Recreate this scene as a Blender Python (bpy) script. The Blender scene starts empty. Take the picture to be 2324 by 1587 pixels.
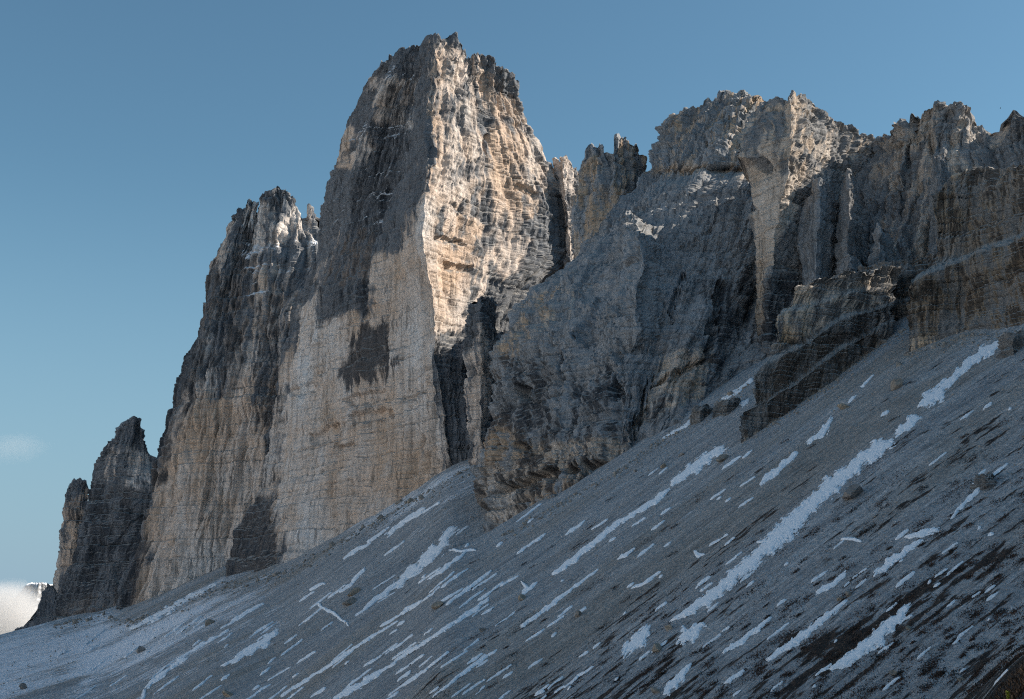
import bpy, math, time
import numpy as np
_T0 = time.time()

# ------------------------------------------------------------------ camera, sky, sun, exposure
sc = bpy.context.scene
PITCH = math.atan(606.5 / 2805.0)
cam_d = bpy.data.cameras.new('camera'); cam_d.sensor_width = 36.0
cam_d.lens = 36.0 * 2805.0 / 2324.0
cam_d.clip_start = 1.0; cam_d.clip_end = 60000.0
cam = bpy.data.objects.new('camera', cam_d); sc.collection.objects.link(cam)
cam.location = (0, 0, 0); cam.rotation_euler = (math.radians(90) + PITCH, 0, 0)
sc.camera = cam

SUN_AZ, SUN_EL = 83.0, 33.5            # azimuth measured from +Y towards +X
world = bpy.data.worlds.new('World'); sc.world = world; world.use_nodes = True
wn, wl = world.node_tree.nodes, world.node_tree.links
wn.clear()
wo = wn.new('ShaderNodeOutputWorld'); bg = wn.new('ShaderNodeBackground')
sky = wn.new('ShaderNodeTexSky'); sky.sky_type = 'NISHITA'; sky.sun_disc = False
sky.sun_elevation = math.radians(SUN_EL); sky.sun_rotation = math.radians(SUN_AZ)
sky.altitude = 2400; sky.air_density = 1.5; sky.dust_density = 3.0; sky.ozone_density = 5.0
tint = wn.new('ShaderNodeMix'); tint.data_type = 'RGBA'; tint.blend_type = 'MULTIPLY'
tint.inputs[0].default_value = 1.0; tint.inputs[7].default_value = (0.83, 0.965, 0.83, 1)
wl.new(sky.outputs[0], tint.inputs[6])
# even pale haze band all round the horizon
wtc = wn.new('ShaderNodeTexCoord'); wsp = wn.new('ShaderNodeSeparateXYZ'); wl.new(wtc.outputs['Generated'], wsp.inputs[0])
wr = wn.new('ShaderNodeMapRange'); wr.interpolation_type = 'SMOOTHSTEP'
wr.inputs['From Min'].default_value = 0.36; wr.inputs['From Max'].default_value = -0.05; wr.inputs['To Max'].default_value = 0.95
wl.new(wsp.outputs['Z'], wr.inputs['Value'])
band = wn.new('ShaderNodeMix'); band.data_type = 'RGBA'; band.inputs[7].default_value = (2.1, 3.2, 4.3, 1)
wl.new(wr.outputs[0], band.inputs[0]); wl.new(tint.outputs[2], band.inputs[6]); wl.new(band.outputs[2], bg.inputs[0])
bg.inputs[1].default_value = 0.064
wl.new(bg.outputs[0], wo.inputs[0])
sun_d = bpy.data.lights.new('sun', 'SUN'); sun_d.energy = 4.0; sun_d.angle = math.radians(0.5)
sun_d.color = (1.0, 0.875, 0.73)
sun = bpy.data.objects.new('sun', sun_d); sc.collection.objects.link(sun)
sun.rotation_euler = (math.radians(90 - SUN_EL), 0, math.radians(180 - SUN_AZ))
vs = sc.view_settings
vs.view_transform = 'Standard'; vs.look = 'None'; vs.gamma = 1.0; vs.use_curve_mapping = False
vs.exposure = 1.08
sc.cycles.use_denoising = False
sc.cycles.filter_width = 1.15
sc.cycles.use_adaptive_sampling = True; sc.cycles.adaptive_threshold = 0.01
sc.cycles.volume_step_rate = 3.0; sc.cycles.volume_max_steps = 96
sc.cycles.max_bounces = 4; sc.cycles.diffuse_bounces = 3; sc.cycles.volume_bounces = 2

# ------------------------------------------------------------------ survey helpers (2324 x 1587 tracing grid of the photograph)
FPX, CX, CY = 2805.0, 1162.0, 793.5
CP, SP = math.cos(PITCH), math.sin(PITCH)
def PT(px, py, Y):
    px, py, Y = np.broadcast_arrays(np.asarray(px, float), np.asarray(py, float), np.asarray(Y, float))
    u = (px - CX) / FPX; v = (CY - py) / FPX
    yy = CP - v * SP; zz = SP + v * CP
    return np.stack([u / yy * Y, Y, zz / yy * Y], -1)
def PX(P):
    P = np.asarray(P); yc = P[..., 1] * CP + P[..., 2] * SP; zc = -P[..., 1] * SP + P[..., 2] * CP
    yc = np.where(yc < 1, 1, yc)
    return CX + FPX * P[..., 0] / yc, CY - FPX * zc / yc

# ------------------------------------------------------------------ noise
_rng = np.random.RandomState(7)
_perm = np.concatenate([_rng.permutation(256)] * 3).astype(np.int32)
_g = _rng.normal(size=(256, 3)).astype(np.float32); _g /= np.linalg.norm(_g, axis=1, keepdims=True)
def perlin(x, y, z):
    x, y, z = np.broadcast_arrays(x, y, z); shp = x.shape
    x = x.ravel().astype(np.float64); y = y.ravel().astype(np.float64); z = z.ravel().astype(np.float64)
    xf, yf, zf = np.floor(x), np.floor(y), np.floor(z)
    xi, yi, zi = xf.astype(np.int64) & 255, yf.astype(np.int64) & 255, zf.astype(np.int64) & 255
    x = (x - xf).astype(np.float32); y = (y - yf).astype(np.float32); z = (z - zf).astype(np.float32)
    fu = x * x * x * (x * (x * 6 - 15) + 10); fv = y * y * y * (y * (y * 6 - 15) + 10); fw = z * z * z * (z * (z * 6 - 15) + 10)
    def cor(dx, dy, dz):
        h = _perm[_perm[_perm[xi + dx] + yi + dy] + zi + dz]
        g = _g[h]
        return g[:, 0] * (x - dx) + g[:, 1] * (y - dy) + g[:, 2] * (z - dz)
    def lx(dy, dz):
        a = cor(0, dy, dz); return a + fu * (cor(1, dy, dz) - a)
    def ly(dz):
        a = lx(0, dz); return a + fv * (lx(1, dz) - a)
    a = ly(0)
    return ((a + fw * (ly(1) - a)) * 1.5).reshape(shp)
def fbm(x, y, z, o=3, lac=2.03, gain=0.5):
    r = 0; a = 1.0
    for k in range(o):
        r = r + a * perlin(x + 17.3 * k, y - 9.1 * k, z + 4.7 * k); x = x * lac; y = y * lac; z = z * lac; a *= gain
    return r
_fd = np.random.RandomState(21).normal(size=(40, 3)); _fd /= np.linalg.norm(_fd, axis=1, keepdims=True); _fp = np.random.RandomState(22).rand(40)
def facet(x, y, z, w, seed=0, n=6):
    """angular noise: sums of folded plane waves, so that it is made of flat broken faces"""
    r = 0
    for i in range(n):
        q = (i * 5 + seed * 3) % 40; d = _fd[q]; f = (0.75 + 0.5 * _fp[(q + 7) % 40]) / w
        u = (x * d[0] + y * d[1] + z * d[2] * 1.25) * f + _fp[q] * 9
        r = r + np.abs((u - np.floor(u)) * 2 - 1) - 0.5
    return r / n ** 0.5
def hsh(i, j, k=0):
    i = np.asarray(i, np.int64); j = np.asarray(j, np.int64)
    h = (i * 374761393 + j * 668265263 + k * 2147483647 + 12345) & 0xffffffff
    h = ((h ^ (h >> 13)) * 1274126177) & 0xffffffff
    h = ((h ^ (h >> 16)) * 2246822519) & 0xffffffff
    return ((h >> 8) & 0xffff) / 65535.0
def sstep(a, b, x):
    t = np.clip((x - a) / (b - a), 0, 1); return t * t * (3 - 2 * t)
def sdist(poly, x, y):
    """signed distance to a polygon, positive inside"""
    p = np.asarray(poly, float); n = len(p); ins = np.zeros(x.shape, bool); d = np.full(x.shape, 1e9)
    for i in range(n):
        ax, ay = p[i]; bx, by = p[(i + 1) % n]; ex, ey = bx - ax, by - ay
        t = np.clip(((x - ax) * ex + (y - ay) * ey) / (ex * ex + ey * ey + 1e-9), 0, 1)
        d = np.minimum(d, (x - ax - t * ex) ** 2 + (y - ay - t * ey) ** 2)
        if ey != 0:
            c = ((ay > y) != (by > y)) & (x < ex * (y - ay) / ey + ax); ins ^= c
    d = np.sqrt(d); return np.where(ins, d, -d)

# ------------------------------------------------------------------ mesh helpers
def mesh_from(name, V, F, mat, smooth=False, attrs=None):
    V = np.ascontiguousarray(V, np.float32).reshape(-1, 3); F = np.ascontiguousarray(F, np.int32); k = F.shape[1]
    me = bpy.data.meshes.new(name)
    me.vertices.add(len(V)); me.vertices.foreach_set('co', V.ravel())
    me.loops.add(F.size); me.loops.foreach_set('vertex_index', F.ravel())
    me.polygons.add(len(F)); me.polygons.foreach_set('loop_start', np.arange(0, F.size, k, dtype=np.int32))
    me.polygons.foreach_set('loop_total', np.full(len(F), k, np.int32))
    me.polygons.foreach_set('use_smooth', np.full(len(F), smooth, bool))
    for an, av in (attrs or {}).items():
        at = me.attributes.new(an, 'FLOAT', 'POINT'); at.data.foreach_set('value', np.ascontiguousarray(av, np.float32).ravel())
    me.update(calc_edges=True)
    if mat: me.materials.append(mat)
    return me
def link(name, me, parent=None, label=None, cat=None, group=None, kind=None):
    o = bpy.data.objects.new(name, me); sc.collection.objects.link(o)
    if parent is not None: o.parent = parent
    if label: o['label'] = label
    if cat: o['category'] = cat
    if group: o['group'] = group
    if kind: o['kind'] = kind
    return o
def grid_faces(nv, nu, wrap=False):
    i = np.arange(nv - 1)[:, None]; j = np.arange(nu if wrap else nu - 1)[None, :]; j2 = (j + 1) % nu
    return np.stack([i * nu + j, i * nu + j2, (i + 1) * nu + j2, (i + 1) * nu + j], -1).reshape(-1, 4)

# ------------------------------------------------------------------ materials
def node_mat(name):
    m = bpy.data.materials.new(name); m.use_nodes = True
    nt = m.node_tree; b = nt.nodes['Principled BSDF']; b.inputs['Roughness'].default_value = 0.9
    b.inputs['Specular IOR Level'].default_value = 0.15
    return m, nt, b
def N(nt, t, **kw):
    n = nt.nodes.new(t)
    for k, v in kw.items(): setattr(n, k, v)
    return n
def mixc(nt, fac, a, b, mode='MIX'):
    n = N(nt, 'ShaderNodeMix', data_type='RGBA', blend_type=mode)
    for idx, s in ((0, fac), (6, a), (7, b)):
        if hasattr(s, 'links'): nt.links.new(s, n.inputs[idx])
        elif idx == 0: n.inputs[0].default_value = s
        else: n.inputs[idx].default_value = (*s, 1)
    return n.outputs[2]
def attr(nt, name):
    return N(nt, 'ShaderNodeAttribute', attribute_name=name).outputs['Fac']
def noise_tex(nt, scale, sxyz=(1, 1, 1), detail=4, rough=0.6):
    tc = N(nt, 'ShaderNodeTexCoord'); mp = N(nt, 'ShaderNodeMapping'); mp.inputs['Scale'].default_value = sxyz
    nt.links.new(tc.outputs['Object'], mp.inputs['Vector'])
    n = N(nt, 'ShaderNodeTexNoise'); n.inputs['Scale'].default_value = scale; n.inputs['Detail'].default_value = detail
    n.inputs['Roughness'].default_value = rough; nt.links.new(mp.outputs[0], n.inputs['Vector'])
    return n.outputs['Fac']
def ramp(nt, s, stops):
    r = N(nt, 'ShaderNodeValToRGB'); nt.links.new(s, r.inputs[0]); e = r.color_ramp.elements
    while len(e) < len(stops): e.new(0.5)
    for el, (p, c) in zip(e, stops): el.position = p; el.color = (c, c, c, 1) if not hasattr(c, '__len__') else (*c, 1)
    return r.outputs[0]

def rock_material(name, grey, tan, tan2, dark=(0.044, 0.050, 0.060), fs=1.0):
    m, nt, b = node_mat(name)
    a_t, a_d, a_s = attr(nt, 'tan'), attr(nt, 'dark'), attr(nt, 'snow')
    blotch = noise_tex(nt, 0.028 * fs, (1, 1, 0.55), 6, 0.62)
    blotch2 = noise_tex(nt, 0.012 * fs, (1, 1, 0.8), 5, 0.65)
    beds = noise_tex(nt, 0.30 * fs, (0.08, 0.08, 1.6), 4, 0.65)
    gate = noise_tex(nt, 0.05 * fs, (1, 1, 1), 3, 0.6)
    streak = noise_tex(nt, 0.30 * fs, (1, 1, 0.05), 5, 0.65)
    grain = noise_tex(nt, 0.8 * fs, (1, 1, 1.3), 4, 0.7)
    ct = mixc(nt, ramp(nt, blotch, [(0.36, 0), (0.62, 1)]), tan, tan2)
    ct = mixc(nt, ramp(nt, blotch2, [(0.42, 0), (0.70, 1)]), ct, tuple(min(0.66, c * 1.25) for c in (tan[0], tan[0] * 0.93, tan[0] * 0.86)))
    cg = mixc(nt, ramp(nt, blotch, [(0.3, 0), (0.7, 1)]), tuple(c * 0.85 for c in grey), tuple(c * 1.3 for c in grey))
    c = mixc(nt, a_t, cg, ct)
    dm = N(nt, 'ShaderNodeMath', operation='MULTIPLY'); nt.links.new(a_d, dm.inputs[0]); dm.inputs[1].default_value = 0.9
    c = mixc(nt, dm.outputs[0], c, dark)
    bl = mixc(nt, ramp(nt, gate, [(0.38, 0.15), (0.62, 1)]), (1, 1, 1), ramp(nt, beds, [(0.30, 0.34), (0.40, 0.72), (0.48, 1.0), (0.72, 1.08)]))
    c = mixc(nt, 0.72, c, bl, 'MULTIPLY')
    c = mixc(nt, 0.9, c, ramp(nt, streak, [(0.28, 0.55), (0.46, 0.95), (0.6, 1.02), (0.78, 1.25)]), 'MULTIPLY')
    c = mixc(nt, 0.55, c, ramp(nt, grain, [(0.3, 0.68), (0.7, 1.22)]), 'MULTIPLY')
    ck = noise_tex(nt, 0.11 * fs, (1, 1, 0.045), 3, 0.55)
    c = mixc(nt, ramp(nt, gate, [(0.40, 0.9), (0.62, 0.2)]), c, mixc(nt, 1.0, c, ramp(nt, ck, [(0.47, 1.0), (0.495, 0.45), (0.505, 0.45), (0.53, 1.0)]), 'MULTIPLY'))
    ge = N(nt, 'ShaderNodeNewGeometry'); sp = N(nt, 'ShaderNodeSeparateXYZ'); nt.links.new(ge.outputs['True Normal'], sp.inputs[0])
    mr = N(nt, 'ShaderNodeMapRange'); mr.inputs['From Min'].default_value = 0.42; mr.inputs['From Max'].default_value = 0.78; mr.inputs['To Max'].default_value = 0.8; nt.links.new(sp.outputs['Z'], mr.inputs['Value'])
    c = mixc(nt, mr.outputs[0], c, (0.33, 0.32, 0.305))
    c = mixc(nt, a_s, c, (0.82, 0.84, 0.88))
    nt.links.new(c, b.inputs['Base Color'])
    bp = N(nt, 'ShaderNodeBump'); bp.inputs['Strength'].default_value = 0.6; bp.inputs['Distance'].default_value = 1.2 / fs
    add = N(nt, 'ShaderNodeMath', operation='ADD'); nt.links.new(beds, add.inputs[0]); nt.links.new(grain, add.inputs[1])
    nt.links.new(add.outputs[0], bp.inputs['Height']); nt.links.new(bp.outputs[0], b.inputs['Normal'])
    return m
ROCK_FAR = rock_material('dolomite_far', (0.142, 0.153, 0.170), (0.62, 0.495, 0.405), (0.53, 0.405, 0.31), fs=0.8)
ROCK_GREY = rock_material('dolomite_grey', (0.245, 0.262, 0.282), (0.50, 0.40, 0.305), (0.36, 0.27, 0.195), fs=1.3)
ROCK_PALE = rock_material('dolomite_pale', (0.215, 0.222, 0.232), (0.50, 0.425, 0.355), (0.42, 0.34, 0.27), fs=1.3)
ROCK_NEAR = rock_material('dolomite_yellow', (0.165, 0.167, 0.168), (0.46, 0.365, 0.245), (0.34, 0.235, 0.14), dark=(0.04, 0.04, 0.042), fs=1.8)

# ------------------------------------------------------------------ colour zones of the rock itself (fresh pale rock, black water stains, snow dust)
ZONES = {}      # tower -> list of (kind, weight, soft, noisy, polygon)
def zone(t, kind, poly, w=1.0, soft=6, noisy=14): ZONES.setdefault(t, []).append((kind, w, soft, noisy, poly))
def zone_masks(tower, P, s, seed):
    px, py = PX(P); z = P[..., 2]; out = {k: np.zeros(px.shape) for k in ('tan', 'dark', 'snow', 'cut')}
    zl = ZONES.get(tower, [])
    if not zl: return out
    k = 2805.0 / np.maximum(P[..., 1], 50)
    drip = fbm(s * k / 20, z * k / 190, seed + 3.1, 4, gain=0.68); blot = fbm(s * k / 60, z * k / 60, seed + 8.7, 4, gain=0.6)
    fine = fbm(s * k / 7, z * k / 80, seed + 1.9, 2)
    for kind, w, soft, noisy, poly in zl:
        x0, y0 = np.min(poly, 0) - 60; x1, y1 = np.max(poly, 0) + 60
        sel = (px > x0) & (px < x1) & (py > y0) & (py < y1)
        if not sel.any(): continue
        n = (drip * 1.1 + blot * 1.1 + fine * 0.6)[sel]
        d = sdist(poly, px[sel], py[sel]) + n * noisy
        if w < 1.0: d = np.minimum(d, (n * 0.9 + (w - 0.5) * 2.2) * 14)
        out[kind][sel] = np.maximum(out[kind][sel], sstep(-soft, soft, d))
    return out

# ------------------------------------------------------------------ rock towers: stacked traced sections with depth, closed behind, fractured by beds, cracks and blocks
def crom(R, t):
    """catmull-rom through rows R[k,...] at fractional rows t"""
    n = len(R); i = np.clip(np.floor(t).astype(int), 0, n - 2); f = (t - i)[:, None, None]
    p0 = R[np.clip(i - 1, 0, n - 1)]; p1 = R[i]; p2 = R[i + 1]; p3 = R[np.clip(i + 2, 0, n - 1)]
    m1 = (p2 - p0) * 0.35; m2 = (p3 - p1) * 0.35
    return (2 * f**3 - 3 * f**2 + 1) * p1 + (f**3 - 2 * f**2 + f) * m1 + (-2 * f**3 + 3 * f**2) * p2 + (f**3 - f**2) * m2
def box_blur(A, n, wrapu=True):
    for _ in range(n):
        A = (np.roll(A, 1, 1) + A + np.roll(A, -1, 1)) / 3
        B = A.copy(); B[1:-1] = (A[:-2] + A[1:-1] + A[2:]) / 3; A = B
    return A
def grid_normals(W):
    du = np.roll(W, -1, 1) - np.roll(W, 1, 1); dv = np.gradient(W, axis=0)
    n = np.cross(du, dv); return n / (np.linalg.norm(n, axis=-1, keepdims=True) + 1e-9)
TRI = [0]
def tower(key, rows, T, mat, k=1.0, res=2.75, seed=0, pil=(7, 30), crack=2.2, strata=1.0, block=1.0, rough=1.2, top=3.0, sink=120,
          name='rock_tower', parent=None, label=None, cat=None, group=None, smooth_tan=0.5, taper=0.55, dip=0.0, shear=0.0, step=1.0, detail=1.0, cutdepth=4.0, gully=None, kind=None, world_pts=False, ledge_snow=0.0):
    R0 = rows
    U = max(p[0] for p in R0[0])
    first = [(p[0], p[1], p[2] + sink, p[3]) for p in R0[0]]
    R0 = [first] + list(R0)
    uf = np.linspace(0, U, 400)
    def ev(us):
        return np.stack([np.stack([np.interp(us, [p[0] for p in r], [p[c] for p in r]) for c in (1, 2, 3)], -1) for r in R0])
    G = ev(uf); seg = np.hypot(np.diff(G[..., 0], axis=1), np.diff(G[..., 1], axis=1) * 0.7) + np.abs(np.diff(G[..., 2], axis=1)) * 0.6
    seg = np.percentile(seg, 80, axis=0) + 0.05; cu = np.concatenate([[0], np.cumsum(seg)])
    nu = int(cu[-1] / res) + 2; us = np.interp(np.linspace(0, cu[-1], nu), cu, uf)
    R = ev(us)
    rl = np.hypot(np.diff(R[..., 0], axis=0) * 0.7, np.diff(R[..., 1], axis=0)); rl = np.percentile(rl, 75, axis=1) + 1; rl[0] *= 0.3
    cv = np.concatenate([[0], np.cumsum(rl)]); nv = int(cv[-1] / res) + 2
    tv = np.interp(np.linspace(0, cv[-1], nv), cv, np.arange(len(R0)))
    Fp = crom(R, tv); W = PT(Fp[..., 0], Fp[..., 1], Fp[..., 2])
    vv = (cv[-1] and np.linspace(0, 1, nv))
    away = W * np.array([1, 1, 0]); away /= np.linalg.norm(away, axis=-1, keepdims=True)
    Tv = (T * (1 - taper * vv))[:, None]
    w_of = lambda q: np.sqrt(np.clip(np.sin(np.pi * np.clip(q, 0, 1)), 0, 1))
    nb = max(14, nu // 9); ib = np.linspace(nu - 1, 0, nb + 2)[1:-1].round().astype(int)
    qf = np.arange(nu) / (nu - 1.0); qb = ib / (nu - 1.0)
    B = W[:, ib] + away[:, ib] * (Tv * w_of(qb)[None])[..., None]
    ring = np.concatenate([W, B], 1)
    midf = W[-1] + away[-1] * (Tv[-1] * w_of(qf) * 0.5)[:, None]; midb = W[-1][ib] + away[-1][ib] * (Tv[-1] * w_of(qb) * 0.5)[:, None]
    mid = np.concatenate([midf, midb]); caps = []
    ncap = 7
    for c in range(1, ncap + 1):
        t = c / ncap; q = ring[-1] + (mid - ring[-1]) * t; q = q.copy(); q[:, 2] += 0.10 * T * (1 - taper) * t * (1 - t); caps.append(q)
    ring = np.concatenate([ring, np.stack(caps)], 0)
    nR, nC = ring.shape[:2]
    vfull = np.concatenate([vv, np.full(ncap, 1.0)])
    Nn = box_blur(grid_normals(ring), 5); Nn /= np.linalg.norm(Nn, axis=-1, keepdims=True) + 1e-9
    mrow = ring[nv // 2]; sarc = np.concatenate([[0], np.cumsum(np.linalg.norm(np.diff(mrow, axis=0), axis=1))])
    s = np.broadcast_to(sarc[None], (nR, nC)); z = ring[..., 2]; x, y = ring[..., 0], ring[..., 1]
    masks = zone_masks(key, ring, s, seed * 3.3)
    rg = 1 - smooth_tan * masks['tan'] - 0.15 * masks['dark']
    wz = perlin(x / (40 * k), y / (40 * k), z / (40 * k) + seed)
    sh = s + shear * z
    D = pil[0] * fbm(sh / (pil[1] * k), z / (pil[1] * 5.5 * k), seed + 0.5, 2) * (0.6 + 0.4 * rg)
    gate = sstep(-0.25, 0.2, perlin(s / (33 * k), z / (48 * k), seed + 31.5))
    n2 = perlin((sh + 2.0 * k * wz) / (14 * k), z / (120 * k), seed + 5.5)
    D -= crack * (0.35 + 0.65 * rg) * gate * np.clip(1 - np.abs(n2) * 8, 0, 1)
    n3 = perlin((sh + 1.5 * k * wz) / (5.5 * k), z / (30 * k), seed + 9.5)
    D -= 0.45 * crack * rg * (1.2 - gate) * np.clip(1 - np.abs(n3) * 5, 0, 1)
    if gully:
        for ga, gw, gs in ((gully[0], gully[1], 3.1), (0.55 * gully[0], 0.42 * gully[1], 8.1)):
            ng = perlin((sh + 5 * k * wz) / (gw * k), z / (gw * 6 * k), seed + gs)
            D -= ga * k * np.clip(1 - np.abs(ng) * 3.2, 0, 1) ** 1.5
    x2, y2, z2 = x + 3.5 * k * wz, y - 3.0 * k * wz, z + 3.0 * k * wz
    am = 0.7 + 0.6 * perlin(x / (55 * k), y / (55 * k), z / (70 * k) + seed + 7)
    rr = 1.3 * (0.45 - np.abs(perlin(x / (34 * k), y / (34 * k), z / (27 * k) + seed)))
    rr = rr + am * (0.95 * facet(x2, y2, z2, 30 * k, seed) + 0.62 * facet(x2, y2, z2, 13 * k, seed + 4) + 0.36 * facet(x2, y2, z2, 5.6 * k, seed + 9))
    D += 1.5 * rough * k * rg * rr
    dz = res * float(np.mean(Fp[..., 2])) / 2805.0
    zz = z + 2.6 * k * wz + 1.3 * k * perlin(s / (11 * k), z / (30 * k), seed + 60.5) + dip * s
    for L, amp, ratio, sd in ((52 * k, 2.2, 1.5, 4), (24 * k, 1.6, 2.6, 1), (9.0 * k, 1.1, 3.2, 2), (3.6 * k, 0.62, 2.6, 3)):
        if L < 2.2 * dz: continue
        cw = max(0.09, 0.85 * dz / L)
        q = zz / L; i = np.floor(q); f = q - i
        lat = (s + 1.1 * L * perlin(s / (2 * L), z / (2 * L), seed + sd)) / (L * ratio) + hsh(i, 0, sd) * 7
        j = np.floor(lat); g = lat - j
        hb = hsh(i, j, sd + seed) - 0.5; hl = hsh(i, 3, sd + 40) - 0.5
        D += k * amp * rg * (block * hb * 1.1 + strata * hl * 1.2)
        D += k * amp * strata * rg * 0.8 * step * (f - 0.5) * (0.45 + 1.1 * hsh(i, j, sd + 70))
        D -= k * amp * strata * 0.55 * np.exp(-(f / cw) ** 2) * (0.5 + hb + 0.5)
        D -= k * amp * block * 0.35 * rg * np.exp(-(g / max(0.05, 0.8 * dz / (L * ratio))) ** 2)
    D = detail * D - cutdepth * masks.pop('cut')
    P = ring + Nn * np.array([1, 1, 0.35]) * D[..., None]
    for c_ in (0, 1):
        P[..., c_] += k * detail * (1.5 * facet(x2, y2, z2, 26 * k, seed + 13 + c_, 4) + 0.8 * facet(x2, y2, z2, 10 * k, seed + 17 + c_, 4))
    tt = sstep(0.80, 1.0, vfull)[:, None]
    spire = fbm(s / (9 * k), y / (30 * k), seed + 2.2, 3, gain=0.6)
    blk = hsh(np.floor(s / (5 * k) + wz), np.floor(z / (14 * k)), seed + 11) - 0.5
    P[..., 2] += top * k * tt * (1.3 * spire + 0.9 * blk)
    P += Nn * (0.9 * top * k * tt * facet(x, y, z, 9 * k, seed + 3, 5))[..., None]
    nz = grid_normals(P)[..., 2]
    masks['snow'] = masks['snow'] * sstep(0.30, 0.62, nz)
    if ledge_snow: masks['snow'] = np.maximum(masks['snow'], ledge_snow * sstep(0.55, 0.8, nz))
    F = grid_faces(nR, nC, True); TRI[0] += 2 * len(F)
    me = mesh_from(name, P, F, mat, False, {a: masks[a] for a in ('tan', 'dark', 'snow')})
    return link(name, me, parent, label, cat, group, kind)

# ------------------------------------------------------------------ ground: scree apron falling from the wall feet
H0 = 100.0
_A = [-180, -112, -70, -45, -34, -28, -22.5, -20.5, -17.6, -13.2, -10.35, -7.5, -4.93, -3, -1.7, 1.8, 5, 10.7, 14, 18, 22.5, 30, 45, 68, 90, 120, 180]
_S = [0.674 * math.cos(math.radians(a - 68)) for a in _A]
for _a, _v in ((-45, -0.16), (-34, -0.03), (-28, 0.015), (-22.5, 0.045), (-20.5, 0.054), (-17.6, 0.069), (-13.2, 0.110), (-10.35, 0.133), (-4.93, 0.199), (-3, 0.229), (-1.7, 0.236), (1.8, 0.269), (5, 0.302), (10.7, 0.357), (14, 0.386), (18, 0.419), (22.5, 0.447), (30, 0.50)):
    _S[_A.index(_a)] = _v
_af = np.linspace(-180, 180, 1441); _sf = np.interp(_af, _A, _S)
_kk = np.exp(-np.linspace(-2, 2, 13) ** 2); _kk /= _kk.sum(); _sf = np.convolve(np.pad(_sf, 6, mode='edge'), _kk, mode='valid')
LX, LY = -math.sin(math.radians(22)), math.cos(math.radians(22))     # level line of the slope
MX, MY = math.cos(math.radians(22)), math.sin(math.radians(22))      # straight uphill
def bump(x, y):
    t = x * LX + y * LY; s = x * MX + y * MY
    g = 2.0 * np.exp(-((t - 515) / 40) ** 2) * sstep(20, 200, s) - 19.0 * np.exp(-((t - 600) / 46) ** 2) * sstep(90, 250, s)
    g = g + 5.0 * np.exp(-((t - 690) / 30) ** 2) * sstep(60, 260, s)
    return g
def ground(x, y, lod=3):
    d = np.hypot(x, y) + 1e-6; a = np.degrees(np.arctan2(x, y))
    S = np.interp(a, _af, _sf); t = x * LX + y * LY; s = x * MX + y * MY
    zm = d * S - H0 + bump(x, y) - 0.22 * np.maximum(0, d - 1690) * sstep(-12, -17, a)
    if lod >= 1: zm = zm + 2.8 * perlin(t / 60, s / 260, 0.3) + 1.5 * perlin(t / 21, s / 130, 4.3)
    if lod >= 2: zm = zm + 0.6 * perlin(t / 7.0, s / 40, 7.7)
    if lod >= 3: zm = zm + 0.22 * fbm(t / 1.7, s / 2.6, 1.1, 2) * sstep(1500, 500, d)
    kn = -0.16 + 0.158 * sstep(13.5, 24, a)
    zn = -2.0 + kn * d + 0.35 * perlin(x / 9, y / 9, 2.2) * sstep(8, 40, d)
    kk = 3.0
    return kk * np.logaddexp(zn / kk, zm / kk)
def on_ground(px, py, lod=1):
    """where the sight line through a traced point meets the slope"""
    q = PT(px, py, 1.0); n = np.hypot(q[..., 0], q[..., 1]); ux, uy, e = q[..., 0] / n, q[..., 1] / n, q[..., 2] / n
    a = np.degrees(np.arctan2(ux, uy)); S = np.interp(a, _af, _sf)
    dd = np.full(np.shape(px), np.nan); dist = 1 / np.linspace(1 / 100.0, 1 / 2600.0, 300); prev = None
    for d in dist:
        g = d * S - H0 + bump(ux * d, uy * d) - e * d
        if prev is not None:
            hit = np.isnan(dd) & (prev < 0) & (g >= 0)
            dd = np.where(hit, dprev + (d - dprev) * np.where(hit, prev / (prev - g + 1e-9), 0), dd)
        prev = g; dprev = d
    if lod:
        for _ in range(3):
            g = ground(ux * dd, uy * dd, 1) - e * dd
            dd = dd - np.clip(g / (H0 / dd), -25, 25) * 0.8
    return ux * dd, uy * dd, dd

def slope_noise(nt, scale, along, detail=3, rough=0.6, off=0.0):
    """noise drawn out along the fall line of the slope"""
    tc = N(nt, 'ShaderNodeTexCoord'); r = N(nt, 'ShaderNodeMapping'); r.inputs['Rotation'].default_value = (0, 0, math.radians(-22)); r.inputs['Location'].default_value = (off, off, 0)
    m2 = N(nt, 'ShaderNodeMapping'); m2.inputs['Scale'].default_value = (scale / along, scale, 0.0)
    nt.links.new(tc.outputs['Object'], r.inputs['Vector']); nt.links.new(r.outputs[0], m2.inputs['Vector'])
    n = N(nt, 'ShaderNodeTexNoise'); n.inputs['Scale'].default_value = 1.0; n.inputs['Detail'].default_value = detail; n.inputs['Roughness'].default_value = rough
    nt.links.new(m2.outputs[0], n.inputs['Vector']); return n.outputs['Fac']
def over(nt, noise, density, lo=0.0, hi=0.05):
    """coverage: noise exceeds 1 - density"""
    a = N(nt, 'ShaderNodeMath', operation='ADD'); nt.links.new(noise, a.inputs[0]); nt.links.new(density, a.inputs[1])
    mr = N(nt, 'ShaderNodeMapRange'); mr.inputs['From Min'].default_value = 1.0 + lo; mr.inputs['From Max'].default_value = 1.0 + hi
    nt.links.new(a.outputs[0], mr.inputs['Value']); return mr.outputs[0]
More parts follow.
